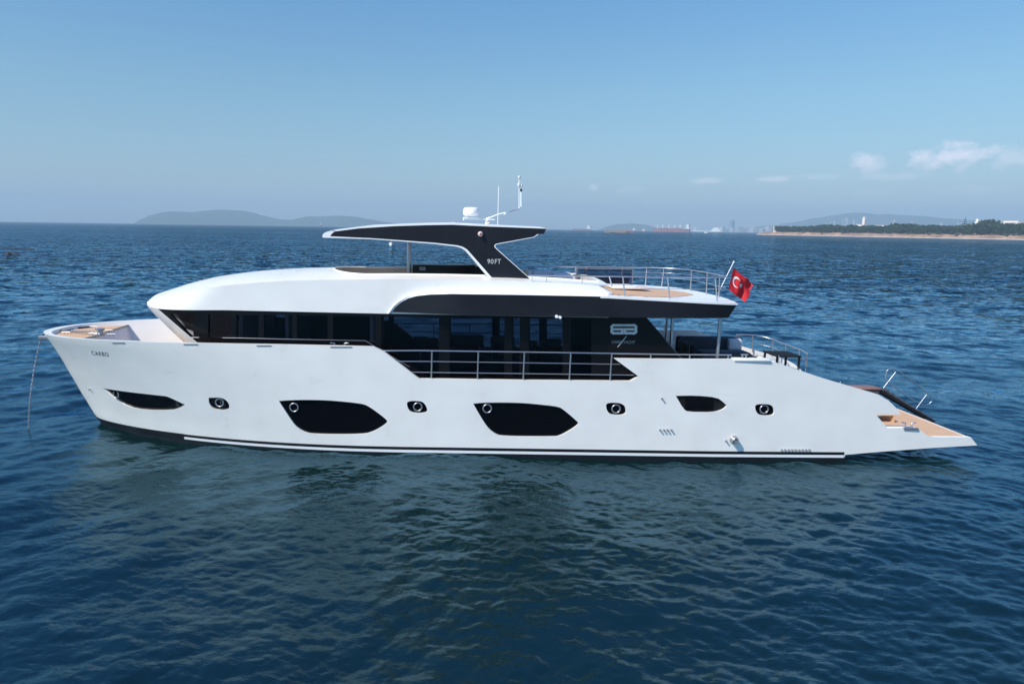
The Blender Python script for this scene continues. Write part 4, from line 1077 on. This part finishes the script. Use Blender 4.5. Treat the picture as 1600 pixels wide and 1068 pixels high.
hh = mth(t, 'ADD', mth(t, 'MULTIPLY', h1, .018), mth(t, 'MULTIPLY', rid, -.012))
# beyond the modelled waves the slopes of the chop tilt the normal directly
def slope(scale, sx, sy):
    m_ = N(t, 'ShaderNodeMapping'); m_.inputs['Scale'].default_value = (sx, sy, 1); t.links.new(geo.outputs['Position'], m_.inputs[0])
    n = N(t, 'ShaderNodeTexNoise'); n.inputs['Scale'].default_value = scale; n.inputs['Detail'].default_value = 3; n.inputs['Roughness'].default_value = .6
    t.links.new(m_.outputs[0], n.inputs['Vector']); q = N(t, 'ShaderNodeVectorMath', operation='SUBTRACT'); t.links.new(n.outputs['Color'], q.inputs[0]); q.inputs[1].default_value = (.5, .5, .5)
    return q.outputs[0]
def vop(op, a, b_):
    q = N(t, 'ShaderNodeVectorMath', operation=op); t.links.new(a, q.inputs[0])
    if isinstance(b_, tuple): q.inputs[1].default_value = b_
    else: t.links.new(b_, q.inputs['Scale' if op == 'SCALE' else 1])
    return q.outputs[0]
gustn = wn(.012, .35, 1., 4, .6, .1)
gf = mth(t, 'MULTIPLY_ADD', mth(t, 'SUBTRACT', gustn, .5), 1.6, 1.)
slf = mth(t, 'MULTIPLY', mth(t, 'DIVIDE', mth(t, 'SUBTRACT', dist.outputs['Value'], 18.), 110., clamp=True), gf)
sl = vop('MULTIPLY', vop('ADD', slope(1.1, .8, 1.), slope(.3, .7, 1.)), (2.4, 3.4, 0.))
bp = N(t, 'ShaderNodeBump'); bp.inputs['Strength'].default_value = 1.; bp.inputs['Distance'].default_value = 1.
t.links.new(hh, bp.inputs['Height']); nrm = vop('NORMALIZE', vop('ADD', vop('SCALE', sl, slf), bp.outputs[0]), (0, 0, 0))
patch = mth(t, 'MULTIPLY_ADD', mth(t, 'SUBTRACT', h3, .5), 2.4, .5, clamp=True)
df = N(t, 'ShaderNodeBsdfDiffuse'); t.links.new(mixc(t, patch, tuple(x * .8 for x in SEAC), tuple(x * 1.25 for x in SEAC)), df.inputs[0])
gs = N(t, 'ShaderNodeBsdfGlossy'); gs.inputs[0].default_value = (*SEASPEC, 1); gs.inputs['Roughness'].default_value = .035; t.links.new(nrm, gs.inputs['Normal'])
fr_ = N(t, 'ShaderNodeFresnel'); fr_.inputs[0].default_value = 1.64; t.links.new(nrm, fr_.inputs['Normal'])
mx = N(t, 'ShaderNodeMixShader'); t.links.new(fr_.outputs[0], mx.inputs[0]); t.links.new(df.outputs[0], mx.inputs[1]); t.links.new(gs.outputs[0], mx.inputs[2])
t.links.new(mx.outputs[0], [n for n in t.nodes if n.type == 'OUTPUT_MATERIAL'][0].inputs[0])
sea = link('sea', me, wm); tag(sea, kind='structure')

# ================================================================== FAR SCENERY
def gpt(px, D, z=0.):     # ground point in direction px at horizontal distance D
    d = pdir(px, 356); k = D / math.hypot(d.x, d.y); return Vector((d.x * k, CAMY + d.y * k, z))
def zat(px, py, D): d = pdir(px, py); return CAMZ + d.z * D / math.hypot(d.x, d.y)
def hill(name, prof, D, depth, m):
    mb = MB(); xs_l = []; n = len(prof)
    pr = []
    for (a, b), (c, d) in zip(prof, prof[1:]):
        for k in range(8): t = k / 8; t2 = t * t * (3 - 2 * t) * .5 + t * .5; pr.append((a + (c - a) * t, b + (d - b) * t2))
    pr.append(prof[-1]); vs = []; fs = []; ny = 14
    for i_, (px, py) in enumerate(pr):
        zc_ = max(.0, zat(px, py, D))
        for j_ in range(ny + 1):
            t = j_ / ny; Dj = D + depth * (t - .5) * 2; g_ = gpt(px, Dj); h = zc_ * sin(pi * t) ** .8
            h *= 1 + .10 * (mnoise.noise(Vector((g_.x / 300, g_.y / 300, 1.))) if 0 < t < 1 and abs(t - .5) > .1 else 0)
            vs.append((g_.x, g_.y, h - .6 if j_ in (0, ny) or zc_ < .5 else h))
    m_ = ny + 1
    for a in range(len(pr) - 1):
        for c in range(ny): fs.append((a * m_ + c, a * m_ + c + 1, (a + 1) * m_ + c + 1, (a + 1) * m_ + c))
    o = mb.add(vs, fs).build(name, m, None, angle=180); tag(o, kind='structure'); return o
HILL = mat('wooded_hillside', (.045, .065, .035), .9, vary=.4, vscale=.01, spec=.1)
hill('island_hills', [(208, 349.2), (222, 342), (235, 336.5), (255, 331.5), (272, 330), (300, 331.5), (322, 329), (345, 327.5), (380, 329), (395, 332), (410, 336.5), (440, 343), (455, 343.2), (470, 340), (482, 338), (500, 338.3), (530, 336.8), (555, 338.5), (575, 342), (600, 346), (640, 353)], 8200, 700, HILL)
hill('low_islet_hill', [(935, 359), (950, 353.5), (965, 350), (985, 349.2), (1005, 350.5), (1025, 355), (1040, 360)], 8600, 400, HILL)
hill('mainland_hills', [(1090, 361), (1150, 358), (1205, 352), (1240, 347), (1270, 341), (1300, 336.5), (1322, 333), (1335, 332), (1352, 333), (1370, 335.3), (1385, 334.6), (1410, 336), (1440, 337.5), (1480, 341.5), (1520, 344), (1560, 347), (1610, 350), (1680, 356)], 10500, 900, HILL)

# city: each block its own object
CITY = [mat('pale_concrete', (.30, .29, .28), .8), mat('sand_render', (.26, .22, .2), .8), mat('grey_glass_facade', (.18, .2, .23), .5), mat('white_render', (.42, .40, .38), .8)]
random.seed(11)
def tower(px, ptop, w, D, m, name='city_tower'):
    g_ = gpt(px, D); top = zat(px, ptop, D); wd_ = w / FPX * D; wy = wd_ * random.uniform(.8, 1.2); mb = MB()
    mb.box(-wd_ / 2, wd_ / 2, -wy / 2, wy / 2, 0, top * .94); mb.box(-wd_ * .3, wd_ * .3, -wy * .3, wy * .3, top * .94, top)
    nf = max(3, int(top / 9))
    for k in range(1, nf): mb.box(-wd_ * .51, wd_ * .51, -wy * .51, wy * .51, top * .94 * k / nf - .5, top * .94 * k / nf + .5)
    o = mb.build(name, m); o.location = g_; o.rotation_euler.z = random.uniform(-.5, .5); return o
def cityblock(lst, group, lab, cat, name): 
    for (px, pt, w, D, mi) in lst: tag(tower(px, pt, w, D, CITY[mi], name), lab, cat, group)
tw = [(1315, 340, 1.8), (1319.5, 339, 2), (1323, 340, 1.8), (1329, 342, 2), (1333, 343, 1.6), (1338, 344, 2), (1302, 344, 1.5), (1297, 346, 1.5), (1290, 347, 1.6), (1390, 344, 1.8), (1395.5, 343, 2), (1398, 345, 1.5), (1377, 346, 1.6), (1424, 345, 1.8), (1427, 347, 1.8), (1470, 347, 1.6), (1471.5, 349, 1.6), (1496, 346, 1.4), (1502, 348, 1.6), (1553, 346, 1.6), (1561, 344, 1.4), (1568, 346, 1.6), (1575, 345, 1.3)]
cityblock([(a, b + random.uniform(-.5, .5), c, random.uniform(7600, 8600), random.choice((0, 2, 3))) for a, b, c in tw], 'tall towers of the far city', 'faint pale high-rise tower in the hazy far city above the tree line', 'tower', 'city_tower')
lo = []
for k in range(120):
    px = random.choice((random.uniform(1118, 1300), random.uniform(1150, 1600))); base = 360.5 + (px - 1100) * .0143; hgt = random.uniform(2, 7) + 5 * math.exp(-((px - 1230) / 60) ** 2) * random.random(); lo.append((px, base - hgt, random.uniform(2, 5.5), random.uniform(6800, 8800), random.choice((0, 0, 1, 3, 3))))
cityblock(lo, 'low blocks of the far city', 'small pale block in the hazy far city along the waterfront', 'building', 'city_block')
tag(tower(1143.5, 344, 5, 8000, CITY[2], 'office_tower'), 'wide grey high-rise standing alone above the hazy city left of the headland', 'tower')
# peninsula
DS = 1500.
def hz(px): return 345.4 + .0143 * px
def dshore(px): return interp(px, [(1183, 1850), (1250, 1740), (1350, 1600), (1450, 1520), (1600, 1440), (1800, 1380)])
EARTH = mat('orange_earth_cliff', (.30, .19, .13), .95, vary=.45, vscale=.06, spec=.1, bump=.6, bscale=.3)
SAND = mat('pale_beach_sand', (.50, .45, .39), .95, vary=.15, vscale=.05, spec=.1)
SCRUB = mat('dry_scrub_ground', (.16, .14, .07), .95, vary=.5, vscale=.05, spec=.1)
def land(name, prof, m):
    vs = []; fs = []; n = len(prof); xs_l = [1183 + (1800 - 1183) * (i_ / 160) for i_ in range(161)]
    for px in xs_l:
        tip = min(1, (px - 1181) / 22) ** .6; ds = dshore(px)
        for (dd, z) in prof:
            wob = mnoise.noise(Vector((px * .09, dd * .03, 2.))) * (5 if dd > 0 else 2); g_ = gpt(px, ds + dd * tip + wob * tip); vs.append((g_.x, g_.y, (z + (mnoise.noise(Vector((px * .35, dd * .05, 5.))) * z * .25 if z > .5 else 0)) * (tip if z > 0 else 1)))
    for a in range(160):
        for c in range(n - 1): fs.append((a * n + c, a * n + c + 1, (a + 1) * n + c + 1, (a + 1) * n + c))
    o = MB().add(vs, fs).build(name, m, None, angle=30); tag(o, kind='structure')
land('beach', [(-14, -.7), (-2, .35), (8, .9), (14, 1.2)], SAND)
land('headland_ground', [(9, -.5), (12, 1.2), (17, 4.2), (24, 6.2), (34, 7.0), (60, 7.6), (220, 8.6), (420, 9), (520, -2)], EARTH)
# trees of the headland
FOL = mat('pine_foliage', (.028, .052, .02), .9, vary=.5, vscale=1.2, spec=.15); FOL2 = mat('olive_foliage', (.10, .11, .06), .9, vary=.4, vscale=1.2, spec=.1); BARK = mat('tree_bark', (.10, .07, .05), .9)
def tree_proto(name, h, w, m, seed, crown_lo=.3, n=420):
    rg = random.Random(seed); root = bpy.data.objects.new(name, None); col.objects.link(root)
    mb = MB(); mb.tube([(0, 0, 0), (.1, 0, h * .35), (-.1, .1, h * .7)], .28, 6, r1=.1)
    for k in range(4): a = k * 1.6 + rg.random(); mb.tube([(0, 0, h * .4), (cos(a) * w * .3, sin(a) * w * .3, h * .68)], .12, 5, r1=.05)
    mb.build('trunk', BARK, root)
    vs = []; fs = []; lobes = [(rg.uniform(-.28, .28) * w, rg.uniform(-.28, .28) * w, h * rg.uniform(crown_lo, .84), w * rg.uniform(.22, .36)) for _ in range(11)]
    for k in range(n):
        lx, ly, lz, lr = rg.choice(lobes); d = Vector((rg.gauss(0, 1), rg.gauss(0, 1), rg.gauss(0, 1))).normalized() * lr * rg.uniform(.55, 1.08); d.z *= .75
        c = Vector((lx, ly, lz)) + d; s_ = rg.uniform(.22, .5) * w / 7
        a = Vector((rg.gauss(0, 1), rg.gauss(0, 1), rg.gauss(0, 1))).normalized(); b_v = a.orthogonal().normalized(); a2 = a.cross(b_v)
        i0 = len(vs); vs += [c + b_v * s_ * 1.5, c + a2 * s_, c - b_v * s_ * 1.5, c - a2 * s_]; fs.append((i0, i0 + 1, i0 + 2, i0 + 3))
    MB().add(vs, fs).build('crown', m, root, angle=180); return root
protos = [tree_proto('pine_tree', 8.5, 9.5, FOL, s_, .26, 520) for s_ in range(4)]; used = set()
GRP = 'pines along the headland'
def place(pr, loc, sc, rot, lab, cat, grp, name=None, zs=1.):
    if id(pr) in used: o = copy_tree(pr)
    else: o = pr; used.add(id(pr))
    o.location = loc; o.scale = (sc, sc, sc * zs); o.rotation_euler = (0, 0, rot); tag(o, lab, cat, grp); return o
random.seed(5)
px = 1214.
while px < 1640:
    for row in range(2):
        pp = px + random.uniform(-1.5, 1.5) + row * 1.6; ds = dshore(pp) + (38 if row == 0 else 85) + random.uniform(-5, 12)
        big = 1.25 if pp > 1540 else (1.0 if pp > 1300 else .9)
        bump_ = 1 + .2 * max(0, sin(pp * .05)) ** 3 + (.18 if random.random() < .1 else 0)
        sc = random.uniform(.85, 1.05) * big * bump_; place(random.choice(protos), gpt(pp, ds, 6.6), sc * 1.8, random.uniform(0, 6), 'dark green pine in the continuous belt of trees along the headland', 'tree', GRP)
    px += 4.6 * (1450 / dshore(px)) * random.uniform(.8, 1.15)
bush = tree_proto('grey_green_bush', 4., 6.5, FOL2, 21, .05, 300)
for (a, off, sc, lab) in ((1257, 16, 1.15, 'pale rounded bush on the cliff near the tip of the headland'), (1318, 16, .8, 'small pale bush on the cliff left of the white tower'), (1285, 12, .6, 'low dark bush on the cliff face below the pines'), (1420, 16, .9, 'rounded bush on the cliff below the middle of the pines'), (1453, 16, .95, 'grey bush on the cliff right of centre of the headland'), (1497, 14, 1.15, 'broad brownish bush on the cliff below the warship mast'), (1575, 14, .7, 'low bush above the orange bank at the far right')):
    o = place(bush, gpt(a, dshore(a) + off + 6, 5.2), sc * 1.1, a, lab, 'bush', 'bushes on the headland cliff')
# buildings on the headland
WB = mat('white_building_wall', (.72, .70, .66), .8, vary=.08, vscale=.2); RB = mat('red_building_side', (.36, .2, .17), .8); ROOFM = mat('pale_roof', (.5, .42, .36), .8); WINM = mat('dark_window_opening', (.03, .04, .05), .3)
def bld(px, D, w, ptop, depth, lab, name='white_building', rows=2, extra=None, zb=10.):
    o = thing(name, gpt(px, D, zb), lab, 'building'); wd_ = w / FPX * D; top = zat(px, ptop, D) - zb
    MB().box(-wd_ / 2, wd_ / 2, 0, depth, -1, top).build('wall', WB, o)
    MB().box(-wd_ / 2 - .4, wd_ / 2 + .4, -.4, depth + .4, top, top + .5).build('roof', ROOFM, o)
    nw = max(2, int(wd_ / 3.6))
    for r_i in range(rows):
        for k in range(nw):
            if k >= 14: break
            x = -wd_ / 2 + wd_ * (k + .5) / nw; z = top * (r_i + .5) / rows; MB().box(x - .8, x + .8, -.06, .02, z - .7, z + .7).build('window', WINM, o)
    o.rotation_euler.z = -atan2(o.location.x, o.location.y - CAMY); return o, wd_, top
bld(1212, 1850, 5.5, 353.5, 8, 'small white two-storey house at the tip of the headland', 'white_house', zb=8.)
o, w_, t_ = bld(1343, 1900, 9, 350.5, 14, 'low white block at the foot of the tall tower behind the pines', rows=1)
tw_ = thing('white_tower', gpt(1348.5, 1890, 10), 'slender white tower with a reddish side rising above the pines', 'tower'); tt = zat(1348.5, 339.5, 1890) - 10
MB().box(-3, 1.6, 0, 5, 0, tt).build('shaft', WB, tw_); MB().box(1.62, 3, 0, 5, 0, tt).build('red_side', RB, tw_); MB().box(-3.2, 3.2, -.2, 5.2, tt, tt + .8).build('cap', WB, tw_)
tw_.rotation_euler.z = -.55
bld(1527, 1760, 26, 351.2, 20, 'long low white building under the domed turret behind the pines', rows=1)
dm = thing('domed_turret', gpt(1525.5, 1740, 10), 'white domed turret with a thin finial above the long building', 'turret'); tt = zat(1525, 346.5, 1740) - 10
MB().lathe([(3.6, 0), (3.6, tt * .8), (4.2, tt * .82), (4.2, tt * .9), (2.6, tt), (2.4, tt + 3), (1.4, tt + 5), (.5, tt + 6)], (0, 0, 0), 20).build('drum', WB, dm); MB().tube([(0, 0, tt + 5), (0, 0, tt + 8.5)], .25, 6).build('finial', GREYM, dm)
bld(1556, 1800, 30, 351.5, 16, 'low cream range of buildings behind the pines between turret and right edge', rows=1)
bld(1587, 1640, 30, 347.6, 18, 'largest cream building above the trees near the right edge', rows=2)
bld(1578, 1650, 14, 345.0, 10, 'upper pavilion of the cream building near the right edge', rows=1)
bld(1376, 1800, 16, 351.8, 10, 'low white roofline just visible over the pines right of the white tower', rows=1)
for (px, D, pt, lab) in ((1506.5, 1700, 338, 'tall dark lattice mast with crossbars above the pines'), (1320, 1700, 345.5, 'thin dark pole above the pines left of the white tower')):
    mt_ = thing('lattice_mast', gpt(px, D, 10), lab, 'mast'); tt = zat(px, pt, D) - 10
    MB().tube([(0, 0, 0), (0, 0, tt)], .55 if px > 1400 else .5, 6, r1=.2).build('pole', RUBBER, mt_)
    if px > 1400:
        for (z, w2) in ((.55, 4.5), (.68, 3.), (.8, 2.)): MB().box(-w2, w2, -.4, .4, tt * z - .4, tt * z + .9).build('crossbar', RUBBER, mt_)
# rocks
ROCK = mat('brown_rock', (.20, .14, .10), .95, vary=.4, vscale=.5, spec=.1, bump=.5, bscale=2.); ROCKD = mat('dark_wet_rock', (.035, .033, .03), .7, vary=.4, vscale=1.)
def rock(px, D, w, h, m, lab, name='rock', seed=0, depth=None, z=-.15, cat='rock', grp=None):
    g_ = gpt(px, D, 0); wd_ = w / FPX * D / 2; dp = depth or wd_ * .8; hh3 = h / FPX * D; vs = []; fs = []; nu_, nv_ = 28, 12
    for i_ in range(nu_):
        a = 2 * pi * i_ / nu_
        for j_ in range(nv_):
            t = j_ / (nv_ - 1); r = 1 - t ** 1.8; q_ = Vector((cos(a) * 1.4 * r + seed, sin(a) * 1.4 * r, t)); nz_ = mnoise.noise(q_ * 1.7) * .35 + mnoise.noise(q_ * 4.) * .25
            vs.append((cos(a) * wd_ * r * (1 + nz_ * .5), sin(a) * dp * r * (1 + nz_ * .5), z + (hh3 - z) * min(1.2, t ** .7) * (1 + nz_ * 1.2)))
    for i_ in range(nu_):
        for j_ in range(nv_ - 1): i2 = (i_ + 1) % nu_; fs.append((i_ * nv_ + j_, i2 * nv_ + j_, i2 * nv_ + j_ + 1, i_ * nv_ + j_ + 1))
    o = MB().add(vs, fs).build(name, m, None, angle=25); o.location = g_; tag(o, lab, cat, grp); return o
rock(967, 1750, 46, 3.2, ROCK, 'low reddish brown islet of rock in the sea left of the red ship', 'rock_islet', 3.1, 14)
dr = CAMZ * FPX / 43.
rock(14, dr * .99, 24, 2.2, ROCKD, 'larger dark rock awash at the left edge of the sea', 'sea_rock', 1.3, .8, z=-.1)
rock(9, dr * .985, 7, 4.2, ROCKD, 'pointed dark stone on the rock awash at the left edge', 'sea_rock', 4.3, .4, z=-.1)
rock(18, CAMZ * FPX / 35., 40, .9, ROCKD, 'thin dark reef line just behind the rocks at the left edge', 'sea_rock', 2.3, 1.2, z=-.1)
rock(45, CAMZ * FPX / 36., 12, .7, ROCKD, 'right end of the thin dark reef at the left edge', 'sea_rock', 7.3, 1., z=-.1)
# ships
def shipmat(n, c): return mat(n, c, .6, vary=.12, vscale=.1)
SRED = shipmat('red_ship_hull', (.33, .07, .06)); SBLK = shipmat('dark_ship_hull', (.05, .06, .09)); SWH = shipmat('white_ship_paint', (.7, .7, .68)); SBUFF = shipmat('buff_crane_paint', (.55, .48, .38)); SBLUE = shipmat('blue_grey_hull', (.14, .2, .3)); SMAR = shipmat('maroon_deck', (.22, .07, .06))
def ship(px, D, w, h_hull, lab, hullm, lower=None, sup=(.78, .95, 3.), cranes=0, flip=1, cranem=None, funnel=True, yaw=0., containers=0, name='cargo_ship'):
    o = thing(name, gpt(px, D, 0), lab, 'ship'); L = w / FPX * D; u = D / FPX; hb = h_hull * u; bm_ = L * .075
    def section(zlo, zhi, grow):
        vs = []; fs = []; st_l = [(-.5, .55), (-.46, .95), (-.3, 1.), (.3, 1.), (.4, .8), (.47, .35), (.5, .02)]
        for x, b2_ in st_l:
            for z in (zlo, zhi):
                xx = x * L * (1 + (.02 if z == zhi and x > .45 else 0)); vs += [(xx * flip, -b2_ * bm_, z), (xx * flip, b2_ * bm_, z)]
        for k in range(len(st_l) - 1):
            a = 4 * k; fs += [(a, a + 4, a + 6, a + 2), (a + 1, a + 3, a + 7, a + 5), (a + 2, a + 6, a + 7, a + 3), (a, a + 1, a + 5, a + 4)]
        fs += [(0, 2, 3, 1), (len(vs) - 4, len(vs) - 3, len(vs) - 1, len(vs) - 2)]; return vs, fs
    MB().add(*section(-1 if not lower else hb * .45, hb, 0)).build('hull', hullm, o)
    if lower: MB().add(*section(-1, hb * .45 - .02, 0)).build('lower_hull', lower, o)
    s0, s1, sh = sup; sx0, sx1 = -L * (s0 - .5), -L * (s1 - .5); mb = MB()
    a, b_s = sorted((sx0 * flip, sx1 * flip))
    for k, (i0_, i1_) in enumerate(((0, 1), (.08, .92), (.15, .85), (.25, .8))):
        mb.box(a + (b_s - a) * i0_, a + (b_s - a) * i1_, -bm_ * (.9 - k * .08), bm_ * (.9 - k * .08), hb + sh * u * k / 4, hb + sh * u * (k + 1) / 4 - .15)
    mb.build('superstructure', SWH, o)
    if funnel: fx = (a if flip > 0 else b_s) ; MB().prism([(fx - .01 * L, hb), (fx + .012 * L, hb), (fx + .01 * L, hb + sh * u * 1.1), (fx - .008 * L, hb + sh * u * 1.1)], -bm_ * .3, bm_ * .3).build('funnel', hullm, o)
    MB().tube([((a + b_s) / 2, 0, hb + sh * u), ((a + b_s) / 2, 0, hb + sh * u * 1.4)], .4, 6).build('mast', SWH, o)
    for k in range(cranes):
        x = (-L * .22 + L * .62 * k / max(1, cranes - 1)) * flip; hgt = sh * u * .95; mb = MB(); mb.box(x - 2, x + 2, -1.6, 1.6, hb, hb + hgt * .8); mb.box(x - 1.8, x + 1.8, -1.6, 1.6, hb + hgt * .8, hb + hgt)
        mb.tube([(x, 0, hb + hgt * .85), (x + 17 * flip, 0, hb + hgt * .55)], .7, 6); mb.build('deck_crane', cranem or SBUFF, o)
    if containers:
        mb = MB()
        for k in range(containers): x = -L * .25 + L * .6 * k / containers; mb.box(x * flip, (x + L * .6 / containers * .8) * flip, -bm_ * .7, bm_ * .7, hb, hb + u * random.uniform(.6, 1.4))
        mb.build('hatch_covers', SMAR, o)
    MB().tube([(L * .46 * flip, 0, hb), (L * .46 * flip, 0, hb + sh * u * .5)], .35, 6).build('foremast', SWH, o)
    o.rotation_euler.z = -atan2(o.location.x, o.location.y - CAMY) + yaw; return o
def dsh(px, py): return CAMZ * FPX / max(.6, (py - hz(px)))
ship(909, 4300, 27, 2.3, 'small dark tanker with white wheelhouse, leftmost ship right of the yacht antenna', SBLK, SRED, (.76, .97, 5.4), 0, -1)
ship(983, 5200, 19, 1.1, 'tiny reddish coaster with white stern house left of the red bulk carrier', SRED, None, (.76, .96, 3.2), 0, -1, funnel=False)
ship(1002, 5300, 13, .9, 'tiny pale coaster nearest the left end of the red bulk carrier', SRED, None, (.6, .95, 2.2), 0, -1, funnel=False)
ship(1050, 4300, 51, 4.4, 'long red bulk carrier with row of buff deck cranes on the horizon', SMAR, SRED, (.86, .97, 6.5), 5, -1, cranem=mat('pale_crane_paint', (.7, .66, .58), .6), containers=7)
ship(1106, 4400, 43, 2.0, 'long white ship with dark waterline right of the red bulk carrier', SWH, SBLK, (.60, .90, 5.), 2, -1, SWH)
ship(820.5, 4400, 34, 2.0, 'dark cargo ship partly hidden behind the aft end of the hardtop', SMAR, SBLK, (.82, .97, 3.6), 5, -1, SBLK, containers=6)
ship(501.5, 5200, 7, 2.4, 'small ship seen nearly end-on below the island hills on the left', SRED, None, (.2, .8, 3.2), 0, 1, funnel=False, yaw=1.1)
mbt = thing('motor_launch', gpt(1103.5, 2600, 0), 'tiny white launch in front of the white ship', 'boat')
MB().prism([(-6, 0), (5, 0), (6.5, 2.2), (-6, 2)], -1.8, 1.8).build('hull', SWH, mbt); MB().box(-4, 1.5, -1.3, 1.3, 2, 4.2).build('cabin', SWH, mbt)
# small boat behind the hardtop post
db = CAMZ * FPX / 28.5
bt = thing('small_fishing_boat', gpt(612.5, db, 0), 'small white fishing boat seen end-on beneath the hardtop, one person aboard', 'boat'); uu = db / FPX
vs = []; st_b = [(-2.2, .75, .75), (-1., .95, .7), (.8, .9, .8), (1.9, .5, 1.0), (2.5, .05, 1.2)]
for y, w2, h2 in st_b: vs += [(-w2 * 1.35, -y, h2), (-w2 * .9, -y, -.1), (w2 * .9, -y, -.1), (w2 * 1.35, -y, h2)]
fs = [(0, 3, 2, 1), (16, 17, 18, 19)] + [(4 * k + a, 4 * k + a + 1, 4 * k + a + 5, 4 * k + a + 4) for k in range(4) for a in range(3)]
MB().add(vs, fs).build('hull', mat('white_boat_hull', (.75, .74, .72), .4), bt); MB().box(-.9, .9, -.6, 1.6, .35, .4).build('floor', RTEAK, bt)
pr = bpy.data.objects.new('person', bpy.data.meshes.new('person')); bm = bmesh.new()
sk = [(0, 0, .9), (0, 0, 1.15), (0, 0, 1.38), (0, 0, 1.5), (0, -.02, 1.66), (-.1, -.2, .9), (.1, -.2, .9), (-.12, -.42, .86), (.12, -.42, .86), (-.12, -.42, .42), (.12, -.42, .42), (-.2, 0, 1.36), (.2, 0, 1.36), (-.26, -.05, 1.08), (.26, -.05, 1.08), (-.2, -.3, 1.0), (.2, -.3, 1.0)]
se = [(0, 1), (1, 2), (2, 3), (3, 4), (0, 5), (0, 6), (5, 7), (6, 8), (7, 9), (8, 10), (2, 11), (2, 12), (11, 13), (12, 14), (13, 15), (14, 16)]
rad = [.16, .15, .15, .06, .11, .1, .1, .07, .07, .05, .05, .07, .07, .05, .05, .035, .035]
bv = [bm.verts.new(p) for p in sk]; [bm.edges.new((bv[a], bv[b_e])) for a, b_e in se]; bm.to_mesh(pr.data); bm.free(); col.objects.link(pr)
md = pr.modifiers.new('skin', 'SKIN'); sv = pr.data.skin_vertices[0].data if pr.data.skin_vertices else None
if sv is None:
    bmq = bmesh.new(); bmq.from_mesh(pr.data); bmq.verts.layers.skin.verify(); bmq.to_mesh(pr.data); bmq.free(); sv = pr.data.skin_vertices[0].data
for k, r_k in enumerate(rad): sv[k].radius = (r_k, r_k)
sv[0].use_root = True; pr.modifiers.new('sub', 'SUBSURF').levels = 1
pr.data.materials.append(mat('dark_red_jacket', (.22, .05, .05), .8)); pr.location = bt.location + Vector((0, 0, 0)); tag(pr, 'person in dark red sitting in the small fishing boat under the hardtop', 'person')
HAT = MB().lathe([(.11, 0), (.12, .06), (.06, .12)], (0, -.02, 1.70), 12).build('cap', RUBBER, pr)

# ================================================================== HAZE
hz_me = MB().box(-13500, 13500, -13200, 13200, -2.5, 420).build('haze', None, None)
hm = bpy.data.materials.new('haze_air'); hm.use_nodes = True; t = hm.node_tree; t.nodes.clear()
pv = N(t, 'ShaderNodeVolumePrincipled'); pv.inputs['Color'].default_value = (.57, .79, .96, 1); pv.inputs['Density'].default_value = 1.6e-4; pv.inputs['Anisotropy'].default_value = 0.
o = N(t, 'ShaderNodeOutputMaterial'); t.links.new(pv.outputs[0], o.inputs['Volume']); hz_me.data.materials.append(hm); tag(hz_me, kind='stuff')
